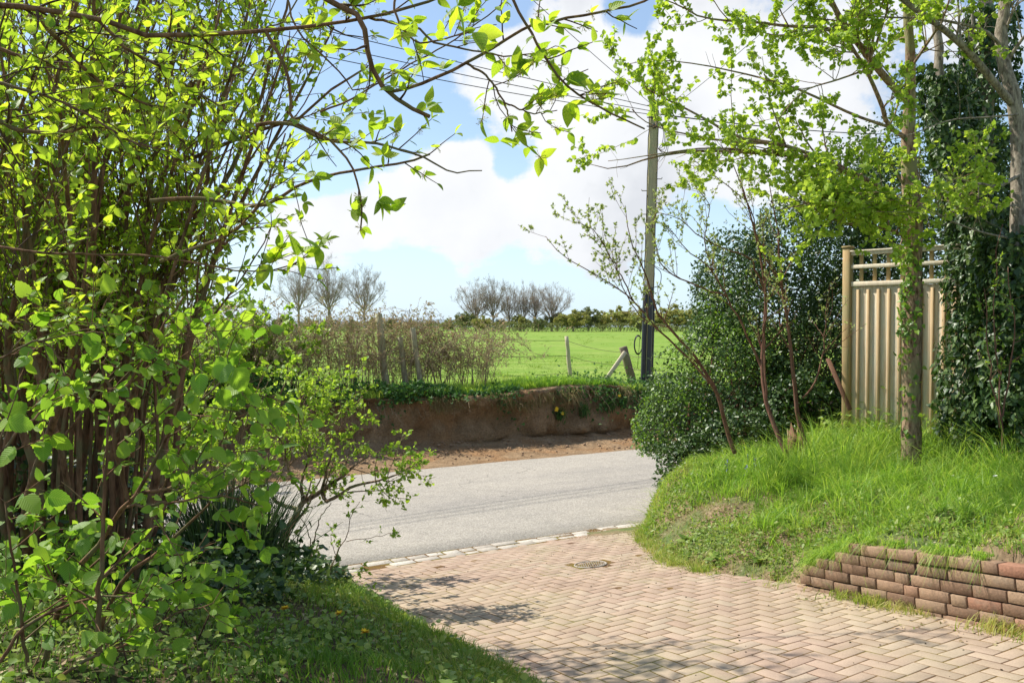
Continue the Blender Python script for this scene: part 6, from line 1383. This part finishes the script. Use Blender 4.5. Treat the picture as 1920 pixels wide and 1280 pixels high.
leaf_on(lf, c2, r2, 5, .026, RND, .1, 1, .2, .9); leaf_on(lf, c1, r1, 5, .028, RND, .3, 1, .2, .9); leaf_on(lf, c3, r3, 4, .025, RND, .1, 1, .2, .9); g.build('twigs', M['bark_maple'], T); lf.build('foliage', M['thorn_leaf'], T)
sb = P(613, 1088, 6.7)
T = thing('hawthorn_sapling', 'thin hawthorn sapling with one long side shoot at the corner of the drive', 'sapling', (sb[0], sb[1], float(mound_l(sb[0], sb[1]))))
SL = [([(612, 1100, 6.7), (628, 1042, 6.7), (640, 1020, 6.7), (650, 1006, 6.7), (655, 985, 6.7), (660, 963, 6.7), (668, 950, 6.7), (675, 940, 6.7)], .006, .002), ([(649, 1015, 6.7), (675, 1010, 6.7), (703, 1006, 6.7), (730, 1000, 6.7), (750, 996, 6.7)], .003, .0015), ([(618, 1075, 6.7), (650, 1068, 6.7), (690, 1066, 6.7)], .003, .0015), ([(630, 1040, 6.7), (620, 1010, 6.7), (625, 985, 6.7)], .003, .0015)]
Ps = np.stack([trace(p, 10, .004) for p, _, _ in SL]); Rs = rad(len(SL), 10, [a for _, a, _ in SL], [b_ for _, _, b_ in SL]); g = Geo(); lf = Geo(); tubes(g, Ps, Rs, 5); c1, r1 = children(Ps, Rs, 6, .09, (40, 80), .3, 1, 4, .1, .1, .7, .0012); tubes(g, c1, r1, 3, cap=False); leaf_on(lf, c1, r1, 5, .034, LOB, .1, 1, .2, .9); g.build('stems', M['bark_dark'], T); lf.build('foliage', M['thorn_leaf'], T)

# ================================================================ LEFT: roadside hedge behind the shrub (bright hawthorn and field maple)
def hedge_bush(px, d, w, h, n, lab, z=None, size=.04, clear=0.):
    x = (px - 960) / F * d; y = d; z0 = float(mound_l(x, y)) if z is None else z
    T = thing('hedge_bush', lab, 'bush', (x, y, z0), 'bright green roadside bushes'); L = []
    for _ in range(n):
        a = rng.uniform(0, 2 * pi); s_ = rng.random()**.5 * w; hh = h * rng.uniform(.5, 1.05) * (1 - .35 * (s_ / w)**2); L.append(resample([(x + rng.normal(0, .1), y + rng.normal(0, .1), z0), (x + cos(a) * s_ * .4, y + sin(a) * s_ * .4, z0 + hh * .5), (x + cos(a) * s_, y + sin(a) * s_ * .7, z0 + hh)], 9))
    Pc = np.stack(L); Rc = rad(n, 9, rng.uniform(.006, .018, n), .003); g = Geo(); tubes(g, Pc, Rc, 5, cap=False); c1, r1 = children(Pc, Rc, 9, .45, (30, 70), .2, 1, 6, .1, .12, .5, .0018); c2, r2 = children(c1, r1, 4, .2, (30, 70), .2, 1, 4, .1, .12, .6, .0013)
    tubes(g, c1, r1, 4, cap=False); tubes(g, c2, r2, 3, cap=False); g.build('stems', M['bark_maple'], T); lf = Geo(); kp = lambda p: p[:, 2] > z0 + clear + .3 * rng.random(len(p)); leaf_on(lf, c2, r2, 8, size, RND, .1, 1, .1, .9, keep=kp); leaf_on(lf, c1, r1, 5, size, RND, .3, 1, .1, .9, keep=kp); lf.build('foliage', M['thorn_leaf'], T)
hedge_bush(250, 8.0, 1.0, 2.3, 18, 'bright hawthorn bush behind the middle of the big shrub', None, .04, .7)
hedge_bush(80, 7.8, 1.1, 2.6, 18, 'bright hawthorn bush behind the left edge of the big shrub', None)
hedge_bush(402, 8.25, 1.15, 3.0, 16, 'bright leafy bush arching over the road edge behind the elm leaves', None, .042, 1.15)
hedge_bush(350, 13.0 + 3.0, 1.6, 3.2, 20, 'leafy bush across the road at the left end of the bank', -.9, .06)
hedge_bush(470, 17.5, 1.5, 2.6, 18, 'leafy bush across the road beside the left bramble tangle', -.2, .06)
hedge_bush(200, 15.5, 1.8, 5.5, 22, 'tall leafy bush across the road behind the shrub stems', -.9, .07)
hedge_bush(40, 14.5, 1.8, 5.5, 20, 'tall leafy bush across the road at the far left edge', -.9, .07)

# ================================================================ LEFT: rushes, ivy skirt, dark ground ivy
def rush_clump(px, py, d, n, w, h, lab):
    p = P(px, py, d); z = float(mound_l(p[0], p[1])); T = thing('rush_clump', lab, 'plant', (p[0], p[1], z), 'dark rush clumps'); g = Geo()
    q = np.tile([p[0], p[1], z], (n, 1)) + np.column_stack([rng.normal(0, w, n), rng.normal(0, w * .7, n), np.zeros(n)]); le = np.column_stack([(q[:, 0] - p[0]) / w * .28 + rng.normal(0, .12, n), rng.normal(0, .2, n), np.zeros(n)])
    blades(g, q, rng.uniform(.6, 1.1, n) * h, np.full(n, .0055), le, .9); g.build('blades', M['rush'], T)
rush_clump(420, 1100, 6.2, 420, .15, .80, 'tall dark rush clump left of the leaning hawthorn')
rush_clump(480, 1090, 6.6, 260, .12, .72, 'dark rush clump touching the foot of the leaning hawthorn')
rush_clump(395, 1100, 6.3, 110, .1, .5, 'shorter dark rush clump at the left of the group')
n = 9000; x = rng.uniform(-4.2, -1.35, n); y = rng.uniform(4.8, 8.0, n); k = inpoly(x, y, LPOLY) & (dl(x, y) > .2) & (fbm(x * 2, y * 2, 0, 99) > -.15); x, y = x[k], y[k]; n = len(x)
g = Geo(); leaves(g, np.stack([x, y, mound_l(x, y) + rng.gamma(1.6, .05, n)], 1), norm(rng.normal(size=(n, 3))), norm(rng.normal(size=(n, 3)) * .5 + [0, 0, .9]), rng.uniform(.035, .08, n), IVY)
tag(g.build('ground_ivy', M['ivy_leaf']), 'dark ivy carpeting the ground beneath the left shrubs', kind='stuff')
n = 1800; k = rng.integers(3, len(LF) - 1, n); w = rng.random((n, 1)); p = LF[k] * (1 - w) + LF[np.minimum(k + 1, len(LF) - 1)] * w + np.abs(rng.normal(0, .28, (n, 1))) * [-1, -.4]; g = Geo()
k = p[:, 1] > 6.4; p = p[k]; n = len(p); leaves(g, np.column_stack([p, mound_l(p[:, 0], p[:, 1]) + rng.gamma(1.6, .035, n)]), norm(rng.normal(size=(n, 3))), norm(rng.normal(size=(n, 3)) * .6 + [0, 0, .9]), rng.uniform(.02, .045, n), SIM)
tag(g.build('corner_weeds', M['weed']), 'leafy weeds where the left verge meets the corner of drive and road', kind='stuff')
T = thing('ivy_clump', 'dark ivy climbing the crowded base of the many stemmed shrub', 'plant', (-2.9, 5.7, float(mound_l(-2.9, 5.7))), None)
IB = [((-3.1, 5.9, .25), (.7, .5, .55)), ((-2.6, 6.1, .0), (.5, .4, .45)), ((-3.6, 5.6, .5), (.6, .5, .9)), ((-2.4, 6.4, -.1), (.4, .35, .35))]
g = Geo(); mass(g, IB, 5200, .06, IVY, .3, -.1, 2.2, rough=.3, out=1.); g.build('foliage', M['ivy_leaf'], T)
